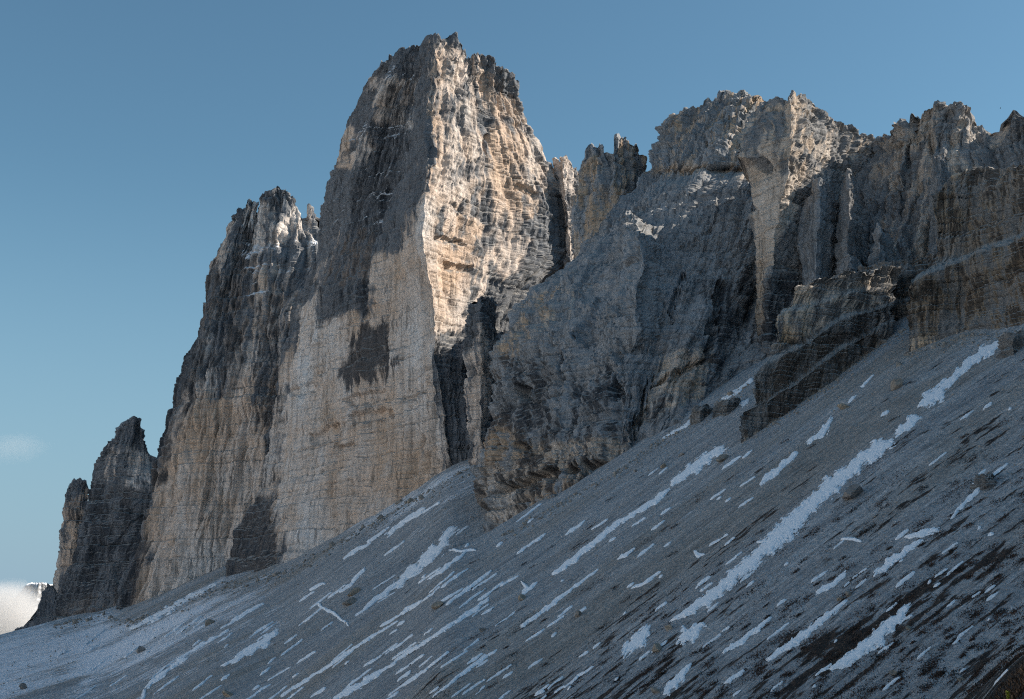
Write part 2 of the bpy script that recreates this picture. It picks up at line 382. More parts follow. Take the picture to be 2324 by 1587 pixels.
def ground_material():
    m, nt, b = node_mat('scree_gravel')
    a_h, a_s, a_w = attr(nt, 'heath'), attr(nt, 'snow'), attr(nt, 'warm')
    n1 = slope_noise(nt, 0.08, 7.0, 6, 0.7); n2 = noise_tex(nt, 1.1, (1, 1, 1), 4, 0.8); n3 = slope_noise(nt, 0.55, 7.0, 5, 0.72, 40)
    c = mixc(nt, ramp(nt, n1, [(0.35, 0), (0.65, 1)]), (0.285, 0.291, 0.30), (0.435, 0.438, 0.44))
    c = mixc(nt, a_w, c, (0.29, 0.25, 0.205))
    c = mixc(nt, 0.85, c, ramp(nt, n2, [(0.25, 0.45), (0.5, 0.98), (0.75, 1.6)]), 'MULTIPLY')
    c = mixc(nt, 0.85, c, ramp(nt, n3, [(0.30, 0.42), (0.44, 0.85), (0.52, 1.0), (0.72, 1.5)]), 'MULTIPLY')
    hz = mixc(nt, ramp(nt, noise_tex(nt, 0.6, (1, 1, 1), 4, 0.7), [(0.4, 0), (0.62, 1)]), (0.030, 0.026, 0.024), (0.085, 0.062, 0.05))
    c = mixc(nt, over(nt, slope_noise(nt, 0.34, 3.2, 5, 0.62, 11), a_h), c, hz)
    c = mixc(nt, over(nt, slope_noise(nt, 0.5, 7.0, 5, 0.68, 77), a_s), c, (0.80, 0.82, 0.86))
    nt.links.new(c, b.inputs['Base Color'])
    bp = N(nt, 'ShaderNodeBump'); bp.inputs['Strength'].default_value = 1.0; bp.inputs['Distance'].default_value = 0.6
    nt.links.new(n2, bp.inputs['Height']); nt.links.new(bp.outputs[0], b.inputs['Normal'])
    return m
def build_ground():
    az = np.concatenate([np.linspace(-180, -50, 40)[:-1], np.linspace(-50, -27, 60)[:-1], np.linspace(-27, 27, 690), np.linspace(27, 60, 80)[1:], np.linspace(60, 180, 40)[1:]])
    inv = np.concatenate([[1 / 4.0, 1 / 15.0, 1 / 40.0], np.linspace(1 / 60.0, 1 / 150.0, 80)[:-1], np.linspace(1 / 150.0, 1 / 2000.0, 410), [1 / 2400., 1 / 3000., 1 / 4500., 1 / 9000., 1 / 30000.]])
    d = 1 / inv
    a = np.radians(az)[None, :]; D = d[:, None]
    x = np.sin(a) * D; y = np.cos(a) * D
    z = ground(x, y, 3)
    far = sstep(2200, 5000, D); z = z * (1 - far) + far * (-500 - 0.03 * D)
    z = np.minimum(z, 420) * 1.0
    px, py = PX(np.stack([x, y, z], -1))
    t = x * LX + y * LY; s = x * MX + y * MY
    # heath cover: densest low on the near slope (the value is a density, the shader breaks it into tongues)
    near = sstep(460, 180, D) * np.ones_like(x)
    hn = 0.17 * perlin(t / 26, s / 50, 8.8) + 0.10 * perlin(t / 9, s / 22, 18.8)
    heath = 0.285 + 0.235 * near + hn
    heath = heath * sstep(640, 420, D)
    kn = sstep(15, 22, np.degrees(np.arctan2(x, y))) * sstep(185, 150, D)
    heath = np.maximum(heath, kn * 0.75)
    farw = sstep(300, 800, D)
    snow = 0.30 + 0.09 * farw + 0.10 * perlin(t / 45, s / 140, 2.8)
    for poly, wgt in ((SNOWY[0], 0.215), (SNOWY[1], 0.21), (SNOWY[2], 0.16)):
        snow = snow + wgt * sstep(-55, 45, sdist(poly, px, py) + 45 * perlin(t / 40, s / 70, 9.9))
    warm = sstep(0.1, 0.5, fbm(t / 50, s / 160, 12.5, 2)) * 0.5
    F = grid_faces(len(d), len(az)); F = F[:, ::-1]; TRI[0] += 2 * len(F)
    me = mesh_from('scree_slope', np.stack([x, y, z], -1), F, ground_material(), False, {'heath': heath, 'snow': snow, 'warm': warm})
    link('scree_slope', me, None, 'grey scree slope streaked with snow below the rock towers', 'slope', None, 'structure')
SNOWY = [[(-40, 1450), (60, 1425), (150, 1420), (240, 1378), (262, 1430), (300, 1440), (210, 1500), (90, 1560), (-40, 1600)],
         [(300, 1450), (420, 1375), (500, 1335), (600, 1320), (560, 1370), (450, 1430), (380, 1480), (250, 1530), (180, 1560), (200, 1510)],
         [(880, 1140), (1075, 1045), (1080, 1075), (960, 1135), (800, 1210), (790, 1195)]]
build_ground()
print('ground', time.time() - _T0)

# ------------------------------------------------------------------ the towers
C = 'great'
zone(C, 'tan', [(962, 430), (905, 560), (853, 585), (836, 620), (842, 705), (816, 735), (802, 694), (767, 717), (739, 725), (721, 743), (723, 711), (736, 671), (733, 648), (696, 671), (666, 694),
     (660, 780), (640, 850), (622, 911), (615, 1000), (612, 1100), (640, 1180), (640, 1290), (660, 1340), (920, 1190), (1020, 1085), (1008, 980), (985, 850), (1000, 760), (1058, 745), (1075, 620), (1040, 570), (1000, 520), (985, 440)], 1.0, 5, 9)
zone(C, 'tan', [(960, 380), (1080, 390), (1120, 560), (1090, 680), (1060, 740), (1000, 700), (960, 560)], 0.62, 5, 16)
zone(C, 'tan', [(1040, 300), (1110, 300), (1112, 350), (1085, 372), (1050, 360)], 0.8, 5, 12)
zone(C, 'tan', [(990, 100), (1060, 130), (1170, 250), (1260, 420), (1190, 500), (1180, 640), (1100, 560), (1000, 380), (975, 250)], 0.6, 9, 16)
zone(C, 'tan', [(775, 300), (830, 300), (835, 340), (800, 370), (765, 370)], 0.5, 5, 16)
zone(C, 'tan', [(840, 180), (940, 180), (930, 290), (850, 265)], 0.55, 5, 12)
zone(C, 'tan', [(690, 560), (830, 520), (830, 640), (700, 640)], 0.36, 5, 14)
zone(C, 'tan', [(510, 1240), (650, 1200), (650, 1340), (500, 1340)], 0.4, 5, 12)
zone(C, 'dark', [(816, 743), (870, 728), (878, 757), (872, 785), (884, 814), (867, 840), (844, 868), (819, 862), (779, 883), (764, 843), (793, 797), (796, 765)], 1.0, 7, 22)
zone(C, 'dark', [(812, 640), (838, 630), (842, 700), (818, 732), (806, 700)], 1.0, 6, 9)
zone(C, 'dark', [(575, 1130), (604, 1120), (612, 1200), (640, 1290), (600, 1320), (500, 1330), (530, 1230)], 1.0, 8, 14)
zone(C, 'dark', [(900, 200), (940, 180), (930, 250), (870, 440), (820, 640), (740, 720), (725, 650), (830, 450)], 0.4, 8, 16)
zone(C, 'dark', [(600, 900), (625, 880), (622, 1080), (600, 1120)], 0.35, 6, 10)
zone(C, 'tan', [(540, 1240), (590, 1080), (612, 860), (660, 790), (660, 1200), (620, 1330), (520, 1330)], 0.72, 6, 12)
for pl in ([(772, 908), (800, 896), (862, 880), (868, 900), (800, 925)], [(690, 985), (760, 958), (768, 985), (720, 1000), (700, 1012)], [(790, 940), (880, 925), (884, 945), (800, 965)], [(640, 885), (700, 868), (704, 886), (660, 900)],
           [(900, 900), (960, 880), (962, 890), (905, 915)], [(940, 1010), (950, 985), (960, 990), (948, 1040)], [(1108, 300), (1117, 298), (1119, 345), (1109, 348)], [(1108, 300), (1117, 298), (1119, 345), (1109, 348)], [(1020, 590), (1075, 605), (1080, 620), (1025, 608)], [(995, 530), (1060, 545), (1062, 555), (995, 545)],
           [(760, 1010), (800, 1000), (802, 1012), (765, 1022)], [(860, 1180), (900, 1165), (902, 1172), (862, 1190)], [(1175, 420), (1215, 440), (1212, 452), (1178, 432)]):
    zone(C, 'cut', pl, 1.0, 2.5, 4)
zone(C, 'snow', [(780, 275), (925, 265), (925, 345), (860, 470), (820, 440), (850, 330), (770, 320)], 0.7, 4, 10)
zone(C, 'snow', [(860, 155), (945, 150), (945, 180), (860, 190)], 0.6, 4, 10)
zone(C, 'snow', [(720, 470), (850, 430), (850, 500), (720, 520)], 0.35, 4, 10)
ROWS_GREAT = [
    [(0, 508, 1330, 1190), (1, 580, 1320, 1085), (2, 700, 1275, 1035), (3, 1015, 1062, 895), (4, 1060, 1045, 904), (5, 1110, 1020, 960)],
    [(0, 540, 1210, 1190), (1, 610, 1200, 1100), (2, 730, 1165, 1033), (3, 1013, 1025, 894), (4, 1060, 1010, 905), (5, 1120, 990, 962)],
    [(0, 600, 1100, 1190), (1, 650, 1080, 1098), (2, 760, 1040, 1030), (3, 1008, 985, 893), (4, 1060, 980, 906), (5, 1130, 960, 965)],
    [(0, 622, 880, 1180), (1, 690, 860, 1090), (2, 790, 840, 1022), (3, 985, 840, 890), (4, 1062, 830, 914), (5, 1160, 780, 980)],
    [(0, 650, 710, 1170), (1, 730, 700, 1075), (2, 815, 690, 1010), (3, 985, 690, 885), (4, 1080, 690, 945), (5, 1225, 640, 1010)],
    [(0, 715, 585, 1150), (1, 770, 580, 1060), (2, 833, 575, 1016), (3, 962, 570, 880), (4, 1100, 560, 955), (5, 1290, 590, 1040)],
    [(0, 735, 482, 1130), (1, 795, 475, 1045), (2, 859, 475, 1018), (3, 961, 480, 882), (4, 1110, 450, 955), (5, 1286, 500, 1045)],
    [(0, 755, 385, 1110), (1, 815, 390, 1030), (2, 894, 390, 1014), (3, 972, 385, 885), (4, 1110, 350, 950), (5, 1246, 405, 1030)],
    [(0, 783, 286, 1085), (1, 840, 286, 1012), (2, 919, 286, 1002), (3, 966, 286, 890), (4, 1090, 260, 945), (5, 1191, 285, 1010)],
    [(0, 828, 200, 1060), (1, 875, 195, 998), (2, 940, 195, 988), (3, 980, 200, 895), (4, 1080, 185, 940), (5, 1164, 222, 990)],
    [(0, 866, 152, 1030), (.15, 874, 143, 1022), (.4, 887, 128, 1015), (.6, 897, 113, 1008), (1.1, 928, 114, 990), (1.3, 933, 103, 985), (1.6, 947, 98, 980), (1.8, 956, 102, 978), (2, 967, 94, 960),
     (2.5, 981, 87, 930), (3, 992, 81, 905), (3.15, 1006, 87, 910), (3.2, 1012, 86, 912), (3.3, 1028, 84, 915), (3.35, 1030, 100, 917), (3.45, 1042, 107, 922), (3.6, 1053, 111, 928), (3.65, 1056, 128, 940),
     (3.8, 1065, 134, 942), (4, 1078, 124, 935), (4.3, 1106, 130, 945), (4.6, 1128, 154, 958), (4.7, 1138, 160, 965), (4.75, 1146, 154, 962), (4.85, 1156, 168, 972), (5, 1166, 190, 985)]]
great = tower(C, ROWS_GREAT, 600, ROCK_FAR, k=1.0, seed=1, gully=(2.6, 34), pil=(8, 38), crack=2.4, strata=0.8, block=1.0, label='tallest rock tower with a sunlit flank and pale north wall', cat='rock tower', top=2.4, smooth_tan=0.4, rough=1.05, taper=0.8, step=0.7, res=2.95)
print('great', time.time() - _T0)

Bk = 'west'
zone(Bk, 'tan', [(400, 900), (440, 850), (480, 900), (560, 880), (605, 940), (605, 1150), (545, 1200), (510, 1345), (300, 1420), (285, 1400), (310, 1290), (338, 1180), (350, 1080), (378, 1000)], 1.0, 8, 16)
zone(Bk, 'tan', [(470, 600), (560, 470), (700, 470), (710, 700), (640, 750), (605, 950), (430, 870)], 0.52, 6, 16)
zone(Bk, 'dark', [(340, 1050), (400, 860), (450, 690), (480, 600), (500, 640), (470, 760), (440, 900), (380, 1010), (345, 1180)], 0.55, 8, 14)
zone(Bk, 'dark', [(250, 1370), (330, 1150), (335, 1230), (315, 1300), (290, 1420), (240, 1420)], 0.9, 8, 12)
zone(Bk, 'dark', [(520, 560), (560, 520), (580, 700), (520, 820), (500, 900), (480, 800)], 0.5, 6, 14)
zone(Bk, 'dark', [(590, 700), (720, 560), (720, 700), (640, 760), (600, 980), (588, 980), (590, 900)], 0.38, 6, 14)
zone(Bk, 'snow', [(560, 570), (720, 540), (720, 620), (560, 680)], 0.55, 4, 10)
ROWS_WEST = [
    [(0, 240, 1405, 1440), (1, 290, 1412, 1390), (2, 400, 1375, 1350), (3, 500, 1330, 1340), (4, 600, 1290, 1325)],
    [(0, 262, 1330, 1440), (1, 320, 1300, 1390), (2, 420, 1270, 1345), (3, 510, 1240, 1335), (4, 620, 1200, 1320)],
    [(0, 330, 1165, 1435), (1, 370, 1160, 1385), (2, 450, 1140, 1345), (3, 530, 1100, 1340), (4, 630, 1080, 1325)],
    [(0, 357, 1000, 1430), (1, 400, 1000, 1380), (2, 480, 990, 1350), (3, 560, 960, 1345), (4, 640, 940, 1328)],
    [(0, 402, 852, 1425), (1, 440, 850, 1380), (2, 500, 845, 1362), (3, 580, 830, 1345), (4, 660, 810, 1330)],
    [(0, 445, 737, 1420), (1, 470, 730, 1378), (2, 525, 725, 1368), (3, 600, 715, 1348), (4, 680, 700, 1335)],
    [(0, 465, 614, 1415), (1, 500, 610, 1382), (2, 552, 610, 1376), (3, 620, 600, 1350), (4, 730, 600, 1345)],
    [(0, 512, 534, 1410), (1, 530, 535, 1388), (2, 582, 535, 1388), (3, 630, 530, 1360), (4, 740, 545, 1365)],
    [(0, 530, 503, 1400), (.3, 534, 488, 1398), (.8, 553, 474, 1393), (.9, 554, 463, 1392), (1, 559, 452, 1390), (1.4, 574, 451, 1390), (1.8, 583, 465, 1395), (1.95, 585, 480, 1400), (2, 590, 490, 1400), (2.06, 591, 465, 1385),
     (2.1, 593, 441, 1378), (2.4, 612, 430, 1370), (2.55, 622, 425, 1368), (2.7, 629, 425, 1368), (2.85, 642, 428, 1368), (3, 650, 440, 1370), (3.15, 660, 440, 1372), (3.3, 673, 461, 1376), (3.35, 671, 473, 1378), (3.5, 680, 478, 1380),
     (3.65, 688, 494, 1384), (3.7, 692, 472, 1382), (3.75, 697, 466, 1382), (3.85, 707, 468, 1384), (3.9, 713, 480, 1386), (3.97, 722, 524, 1390), (4, 745, 510, 1392)]]
tower(Bk, ROWS_WEST, 440, ROCK_FAR, k=1.15, seed=2, gully=(5, 18), pil=(9, 26), crack=3.4, strata=0.7, rough=1.1, label='rock tower with toothed summit behind the tallest tower', cat='rock tower', top=3.0)
zone('far2', 'tan', [(150, 1380), (250, 1340), (260, 1400), (120, 1430)], 0.45, 6, 12)
zone('far2', 'tan', [(256, 1010), (340, 1040), (320, 1140), (240, 1130)], 0.35, 6, 12)
zone('far2', 'dark', [(200, 1100), (330, 1120), (300, 1300), (240, 1390), (130, 1400), (160, 1250)], 0.5, 6, 14)
tower('far2', [
    [(0, 118, 1428, 1600), (1, 180, 1415, 1550), (2, 275, 1385, 1505)],
    [(0, 142, 1330, 1600), (1, 200, 1300, 1552), (2, 320, 1290, 1510)],
    [(0, 180, 1200, 1598), (1, 240, 1190, 1552), (2, 352, 1180, 1515)],
    [(0, 201, 1100, 1595), (1, 270, 1100, 1556), (2, 368, 1090, 1520)],
    [(0, 226, 1038, 1590), (1, 280, 1040, 1560), (2, 366, 1045, 1570)],
    [(0, 254, 1010, 1582), (.2, 260, 997, 1580), (.6, 279, 959, 1572), (.8, 289, 965, 1570), (.9, 293, 954, 1566), (1.1, 305, 948, 1565), (1.3, 315, 951, 1568), (1.5, 323, 981, 1570), (1.8, 336, 1024, 1575), (2, 360, 1056, 1578)]],
    330, ROCK_FAR, k=1.2, seed=3, pil=(7, 20), label='dark rock tower with twin pointed tip at the far end', cat='rock tower', top=1.6)
zone('far1', 'tan', [(110, 1420), (120, 1290), (140, 1140), (200, 1110), (200, 1200), (150, 1420)], 0.7, 6, 14)
zone('far1', 'dark', [(150, 1110), (190, 1110), (190, 1180), (150, 1180)], 0.5, 6, 12)
tower('far1', [
    [(0, 110, 1425, 1680), (1, 150, 1425, 1650), (2, 200, 1410, 1655)],
    [(0, 121, 1330, 1680), (1, 152, 1320, 1650), (2, 195, 1310, 1655)],
    [(0, 126, 1285, 1680), (1, 158, 1270, 1650), (2, 200, 1260, 1655)],
    [(0, 138, 1240, 1678), (1, 165, 1220, 1650), (2, 202, 1210, 1655)],
    [(0, 142, 1142, 1672), (1, 170, 1142, 1650), (2, 203, 1150, 1655)],
    [(0, 151, 1112, 1668), (.3, 158, 1098, 1665), (.5, 169, 1091, 1660), (.9, 181, 1086, 1655), (1.5, 197, 1095, 1656), (2, 204, 1116, 1660)]],
    170, ROCK_FAR, k=1.2, seed=4, pil=(5, 16), label='narrow pale rock pillar at the far end of the row', cat='rock tower', top=1.5)
tower('far0', [
    [(0, -70, 1500, 1720), (1, 60, 1455, 1690), (2, 130, 1432, 1660)],
    [(0, -65, 1484, 1722), (1, 60, 1430, 1692), (1.5, 96, 1400, 1676), (2, 128, 1380, 1668)],
    [(0, -60, 1470, 1725), (.3, -10, 1456, 1715), (.5, 10, 1443, 1708), (.6, 24, 1441, 1706), (.8, 40, 1426, 1700), (.9, 52, 1424, 1698), (1, 62, 1410, 1695), (1.1, 72, 1408, 1692), (1.2, 80, 1392, 1690), (1.35, 92, 1370, 1685), (1.5, 98, 1348, 1682), (1.7, 108, 1326, 1679), (1.85, 118, 1330, 1675), (2, 126, 1345, 1672)]],
    50, ROCK_FAR, k=0.7, seed=5, pil=(3, 16), rough=0.8, label='low broken crag stepping down beside the far rock pillar', cat='crag', top=1.2)

# -- pinnacles between the tall tower and the grey massif
zone('needle', 'tan', [(1240, 350), (1325, 350), (1320, 640), (1270, 640)], 0.62, 5, 14)
tower('needle', [
    [(0, 1284, 650, 1050), (1, 1296, 650, 1025), (2, 1325, 650, 1075)],
    [(0, 1274, 500, 1050), (1, 1290, 500, 1022), (2, 1328, 470, 1075)],
    [(0, 1256, 440, 1050), (1, 1282, 440, 1020), (2, 1326, 425, 1070)],
    [(0, 1240, 372, 1050), (.2, 1250, 369, 1046), (.4, 1258, 380, 1040), (.6, 1262, 364, 1036), (.8, 1270, 366, 1030), (1, 1277, 350, 1022), (1.3, 1285, 360, 1032), (1.5, 1294, 374, 1040), (1.7, 1307, 388, 1050), (2, 1321, 404, 1060)]],
    70, ROCK_FAR, k=0.8, seed=6, pil=(6, 11), crack=3, label='sunlit cluster of thin needles in the notch beside the tallest tower', cat='pinnacle', top=3.4, res=2.2, sink=420)
zone('comb', 'tan', [(1300, 400), (1400, 330), (1470, 340), (1400, 480), (1310, 600)], 0.45, 5, 14)
tower('comb', [
    [(0, 1296, 660, 800), (1, 1390, 640, 782), (2, 1500, 520, 815)],
    [(0, 1298, 540, 802), (1, 1390, 500, 784), (2, 1492, 450, 816)],
    [(0, 1304, 458, 804), (1, 1391, 420, 786), (2, 1486, 400, 816)],
    [(0, 1320, 424, 806), (1, 1391, 380, 790), (2, 1482, 385, 816)],
    [(0, 1322, 402, 806), (.1, 1324, 372, 805), (.2, 1330, 349, 804), (.3, 1337, 329, 803), (.45, 1350, 331, 801), (.55, 1357, 322, 800), (.75, 1369, 325, 797), (.8, 1371, 340, 797), (1, 1390, 344, 794), (1.03, 1392, 325, 793), (1.06, 1394, 313, 792),
     (1.15, 1401, 307, 793), (1.4, 1421, 313, 797), (1.5, 1430, 326, 800), (1.6, 1441, 324, 803), (1.7, 1450, 324, 806), (1.72, 1453, 347, 807), (1.85, 1467, 352, 810), (2, 1478, 363, 815)]],
    80, ROCK_GREY, k=0.9, seed=7, pil=(5, 15), crack=3, label='grey rock tower with comb of teeth above the notch', cat='rock tower', top=2.8, sink=420)
zone('pillar', 'tan', [(1055, 800), (1100, 740), (1130, 760), (1125, 900), (1080, 1060), (1055, 1040)], 0.7, 6, 12)
tower('pillar', [
    [(0, 1066, 1090, 862), (1, 1092, 1080, 847), (2, 1120, 1060, 882)],
    [(0, 1060, 980, 862), (1, 1092, 975, 844), (2, 1124, 960, 882)],
    [(0, 1056, 860, 862), (1, 1092, 850, 842), (2, 1130, 830, 882)],
    [(0, 1055, 760, 862), (1, 1090, 760, 842), (2, 1132, 740, 884)],
    [(0, 1060, 712, 862), (1, 1090, 705, 844), (2, 1130, 705, 884)],
    [(0, 1066, 692, 862), (.5, 1076, 684, 854), (.8, 1084, 676, 850), (1, 1094, 672, 848), (1.3, 1104, 678, 857), (1.6, 1112, 674, 865), (2, 1126, 690, 880)]],
    50, ROCK_FAR, k=0.8, seed=8, pil=(4, 12), label='slender pillar with sunlit top in the dark cleft', cat='pinnacle', top=2.0, res=2.0)

tower('cleft_blocker', [  # added rock, mostly hidden, keeps sun from leaking through onto the left scree
    [(0, 1080, 1080, 925), (1, 1200, 1010, 900), (2, 1340, 950, 880)],
    [(0, 1108, 900, 940), (1, 1205, 820, 915), (2, 1340, 780, 890)],
    [(0, 1135, 785, 955), (.5, 1175, 726, 940), (1, 1215, 676, 928), (1.5, 1270, 645, 915), (2, 1340, 610, 900)]],
    110, ROCK_FAR, k=0.9, seed=18, pil=(5, 20), sink=300, res=3.4, label='rock step added behind the cleft to block the sun', cat='rock step')
# -- the grey massif
G = 'massif'
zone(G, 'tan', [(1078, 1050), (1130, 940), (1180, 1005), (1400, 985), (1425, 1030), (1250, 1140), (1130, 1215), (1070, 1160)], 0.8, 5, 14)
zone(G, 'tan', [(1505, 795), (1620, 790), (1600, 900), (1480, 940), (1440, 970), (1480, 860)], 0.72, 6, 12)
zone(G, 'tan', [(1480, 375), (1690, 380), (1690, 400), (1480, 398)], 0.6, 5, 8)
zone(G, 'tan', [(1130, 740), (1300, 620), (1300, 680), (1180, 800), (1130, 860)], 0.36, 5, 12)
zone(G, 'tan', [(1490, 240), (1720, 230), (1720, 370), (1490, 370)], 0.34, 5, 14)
for pl in ([(1158, 885), (1195, 878), (1197, 894), (1162, 908)], [(1090, 1115), (1200, 1075), (1400, 1035), (1402, 1050), (1210, 1092), (1095, 1132)], [(1120, 1010), (1180, 1000), (1182, 1012), (1122, 1026)], [(1480, 860), (1600, 812), (1602, 820), (1484, 872)],
           [(1610, 700), (1635, 640), (1645, 645), (1625, 740), (1605, 800)], [(1385, 800), (1440, 690), (1450, 695), (1400, 830), (1380, 900)], [(1300, 760), (1345, 670), (1352, 676), (1312, 790)], [(1512, 700), (1545, 610), (1552, 614), (1525, 720)], [(1235, 880), (1262, 800), (1270, 806), (1245, 900)], [(1440, 960), (1480, 830), (1488, 835), (1452, 980)]):
    zone(G, 'cut', pl, 1.0, 4, 8)
zone(G, 'dark', [(1070, 1060), (1420, 990), (1420, 1060), (1130, 1240), (1060, 1180)], 0.52, 6, 14)
zone(G, 'dark', [(1130, 820), (1420, 830), (1520, 900), (1420, 1000), (1120, 1060)], 0.42, 6, 16)
zone(G, 'dark', [(1560, 640), (1710, 600), (1710, 880), (1600, 900), (1620, 760)], 0.36, 6, 16)
ROWS_G = [
    [(0, 1078, 1175, 665), (.3, 1128, 1216, 632), (1, 1250, 1132, 568), (2, 1410, 1062, 540), (3, 1550, 957, 558), (4, 1765, 862, 590)],
    [(0, 1074, 1120, 668), (.3, 1120, 1120, 636), (1, 1250, 1060, 576), (2, 1410, 1010, 548), (3, 1550, 915, 566), (4, 1765, 820, 595)],
    [(0, 1082, 1045, 672), (.3, 1130, 1030, 640), (1, 1250, 960, 592), (2, 1410, 900, 566), (3, 1555, 820, 580), (4, 1765, 740, 610)],
    [(0, 1122, 930, 682), (.3, 1160, 915, 655), (1, 1250, 860, 612), (2, 1410, 800, 585), (3, 1558, 740, 594), (4, 1762, 680, 620)],
    [(0, 1126, 820, 692), (.3, 1165, 800, 670), (1, 1245, 765, 634), (2, 1400, 700, 608), (3, 1560, 650, 612), (4, 1758, 610, 632)],
    [(0, 1192, 677, 716), (.3, 1220, 670, 702), (1, 1290, 640, 674), (2, 1400, 600, 646), (3, 1560, 560, 646), (4, 1755, 510, 650)],
    [(0, 1230, 634, 730), (.3, 1255, 625, 720), (1, 1320, 595, 695), (2, 1420, 560, 668), (3, 1560, 520, 662), (4, 1752, 470, 656)],
    [(0, 1303, 581, 752), (.3, 1322, 575, 745), (1, 1370, 545, 722), (2, 1440, 505, 700), (3, 1565, 470, 686), (4, 1750, 430, 668)],
    [(0, 1371, 492, 770), (.3, 1392, 485, 762), (1, 1440, 460, 748), (2, 1490, 435, 730), (3, 1585, 415, 705), (4, 1745, 396, 680)],
    [(0, 1457, 413, 788), (.3, 1466, 408, 784), (1, 1490, 400, 776), (2, 1530, 395, 762), (3, 1600, 392, 736), (4, 1742, 388, 706)],
    [(0, 1484, 383, 792), (1, 1505, 378, 772), (2, 1555, 375, 750), (3, 1620, 374, 726), (4, 1742, 372, 702)],
    [(0, 1489, 359, 796), (1, 1515, 330, 782), (2, 1570, 320, 762), (3, 1640, 312, 740), (4, 1755, 310, 715)],
    [(0, 1490, 345, 798), (.1, 1493, 331, 797), (.4, 1510, 297, 794), (.5, 1519, 294, 793), (.7, 1528, 267, 792), (1, 1553, 256, 788), (1.5, 1582, 241, 782), (1.7, 1591, 227, 780), (2, 1620, 223, 775), (2.4, 1650, 223, 768), (2.9, 1681, 216, 760), (3.3, 1706, 224, 752), (4, 1745, 250, 745)]]
massif = tower(G, ROWS_G, 350, ROCK_GREY, k=0.75, seed=9, pil=(11, 44), crack=1.8, strata=1.2, block=1.3, rough=2.7, step=1.7, res=3.0, gully=(5, 30), cutdepth=7, label='broad grey slabby rock massif right of the dark cleft', cat='rock massif', top=2.6, smooth_tan=0.3, taper=0.62, shear=-0.35)
tower('spur', [
    [(0, 1310, 920, 622), (1, 1418, 900, 606), (2, 1570, 870, 618)],
    [(0, 1325, 840, 622), (1, 1428, 820, 594), (2, 1575, 800, 618)],
    [(0, 1340, 770, 628), (1, 1446, 748, 588), (2, 1578, 730, 624)],
    [(0, 1352, 700, 640), (1, 1440, 676, 600), (2, 1575, 660, 640)],
    [(0, 1375, 620, 668), (1, 1460, 606, 616), (2, 1570, 605, 660)],
    [(0, 1400, 550, 692), (1, 1450, 548, 634), (2, 1558, 572, 678)],
    [(0, 1416, 505, 714), (1, 1445, 508, 660), (2, 1515, 535, 706)],
    [(0, 1424, 487, 720), (.5, 1430, 481, 702), (1, 1440, 485, 690), (1.3, 1453, 490, 700), (1.7, 1468, 506, 708), (2, 1480, 516, 712)]],
    70, ROCK_GREY, k=0.7, seed=10, pil=(4, 20), strata=1.3, rough=2.0, label='wedge-shaped spur catching sunlight on the grey massif', cat='rock spur', top=1.6)
print('massif', time.time() - _T0)
Hk = 'prow'
zone(Hk, 'tan', [(1676, 372), (1740, 385), (1830, 400), (1800, 490), (1752, 570), (1735, 640), (1722, 720), (1704, 760), (1700, 520), (1690, 430)], 1.0, 5, 9)
zone(Hk, 'tan', [(1660, 345), (1690, 280), (1800, 215), (1850, 300), (1860, 400), (1700, 390)], 0.5, 5, 12)
zone(Hk, 'tan', [(1850, 240), (1990, 330), (1980, 600), (1870, 600)], 0.34, 5, 12)
zone(Hk, 'dark', [(1730, 640), (1810, 600), (1810, 760), (1730, 780)], 0.7, 6, 12)
ROWS_H = [
    [(0, 1706, 830, 600), (1, 1748, 830, 588), (2, 1850, 790, 604), (3, 1995, 760, 640)],
    [(0, 1705, 690, 600), (1, 1748, 690, 588), (2, 1850, 660, 604), (3, 1995, 640, 645)],
    [(0, 1704, 600, 600), (1, 1752, 600, 586), (2, 1858, 570, 606), (3, 1995, 560, 650)],
    [(0, 1702, 527, 602), (1, 1762, 520, 584), (2, 1862, 500, 608), (3, 1995, 500, 655)],
    [(0, 1692, 438, 606), (1, 1778, 440, 582), (2, 1866, 430, 615), (3, 1995, 440, 660)],
    [(0, 1679, 374, 608), (1, 1790, 390, 580), (2, 1870, 380, 620), (3, 1995, 400, 662)],
    [(0, 1660, 354, 600), (1, 1794, 358, 578), (2, 1872, 350, 622), (3, 1996, 375, 664)],
    [(0, 1664, 325, 606), (1, 1796, 310, 580), (2, 1870, 305, 626), (3, 1996, 355, 666)],
    [(0, 1690, 278, 620), (1, 1794, 255, 590), (2, 1872, 272, 632), (3, 1995, 342, 668)],
    [(0, 1714, 250, 632), (.2, 1722, 243, 628), (.35, 1735, 231, 620), (.7, 1764, 220, 606), (.95, 1789, 226, 598), (1, 1792, 213, 596), (1.1, 1799, 209, 598), (1.2, 1808, 222, 604), (1.3, 1815, 212, 608), (1.45, 1828, 213, 614), (1.55, 1835, 224, 618), (1.8, 1853, 234, 626),
     (2, 1874, 252, 636), (2.3, 1896, 267, 644), (2.45, 1910, 272, 648), (2.6, 1932, 292, 654), (2.7, 1942, 304, 658), (2.85, 1964, 311, 662), (2.95, 1982, 324, 666), (3, 1995, 334, 670)]]
tower(Hk, ROWS_H, 130, ROCK_PALE, k=0.65, seed=11, gully=(2.5, 24), pil=(3, 40), strata=1.2, label='overhanging prow of pale banded rock beside the grey massif', cat='rock prow', top=2.0, smooth_tan=0.55)
Ik = 'crest'
zone(Ik, 'tan', [(1985, 330), (2100, 240), (2260, 270), (2200, 400), (2110, 440), (2110, 640), (1990, 640)], 0.45, 5, 14)
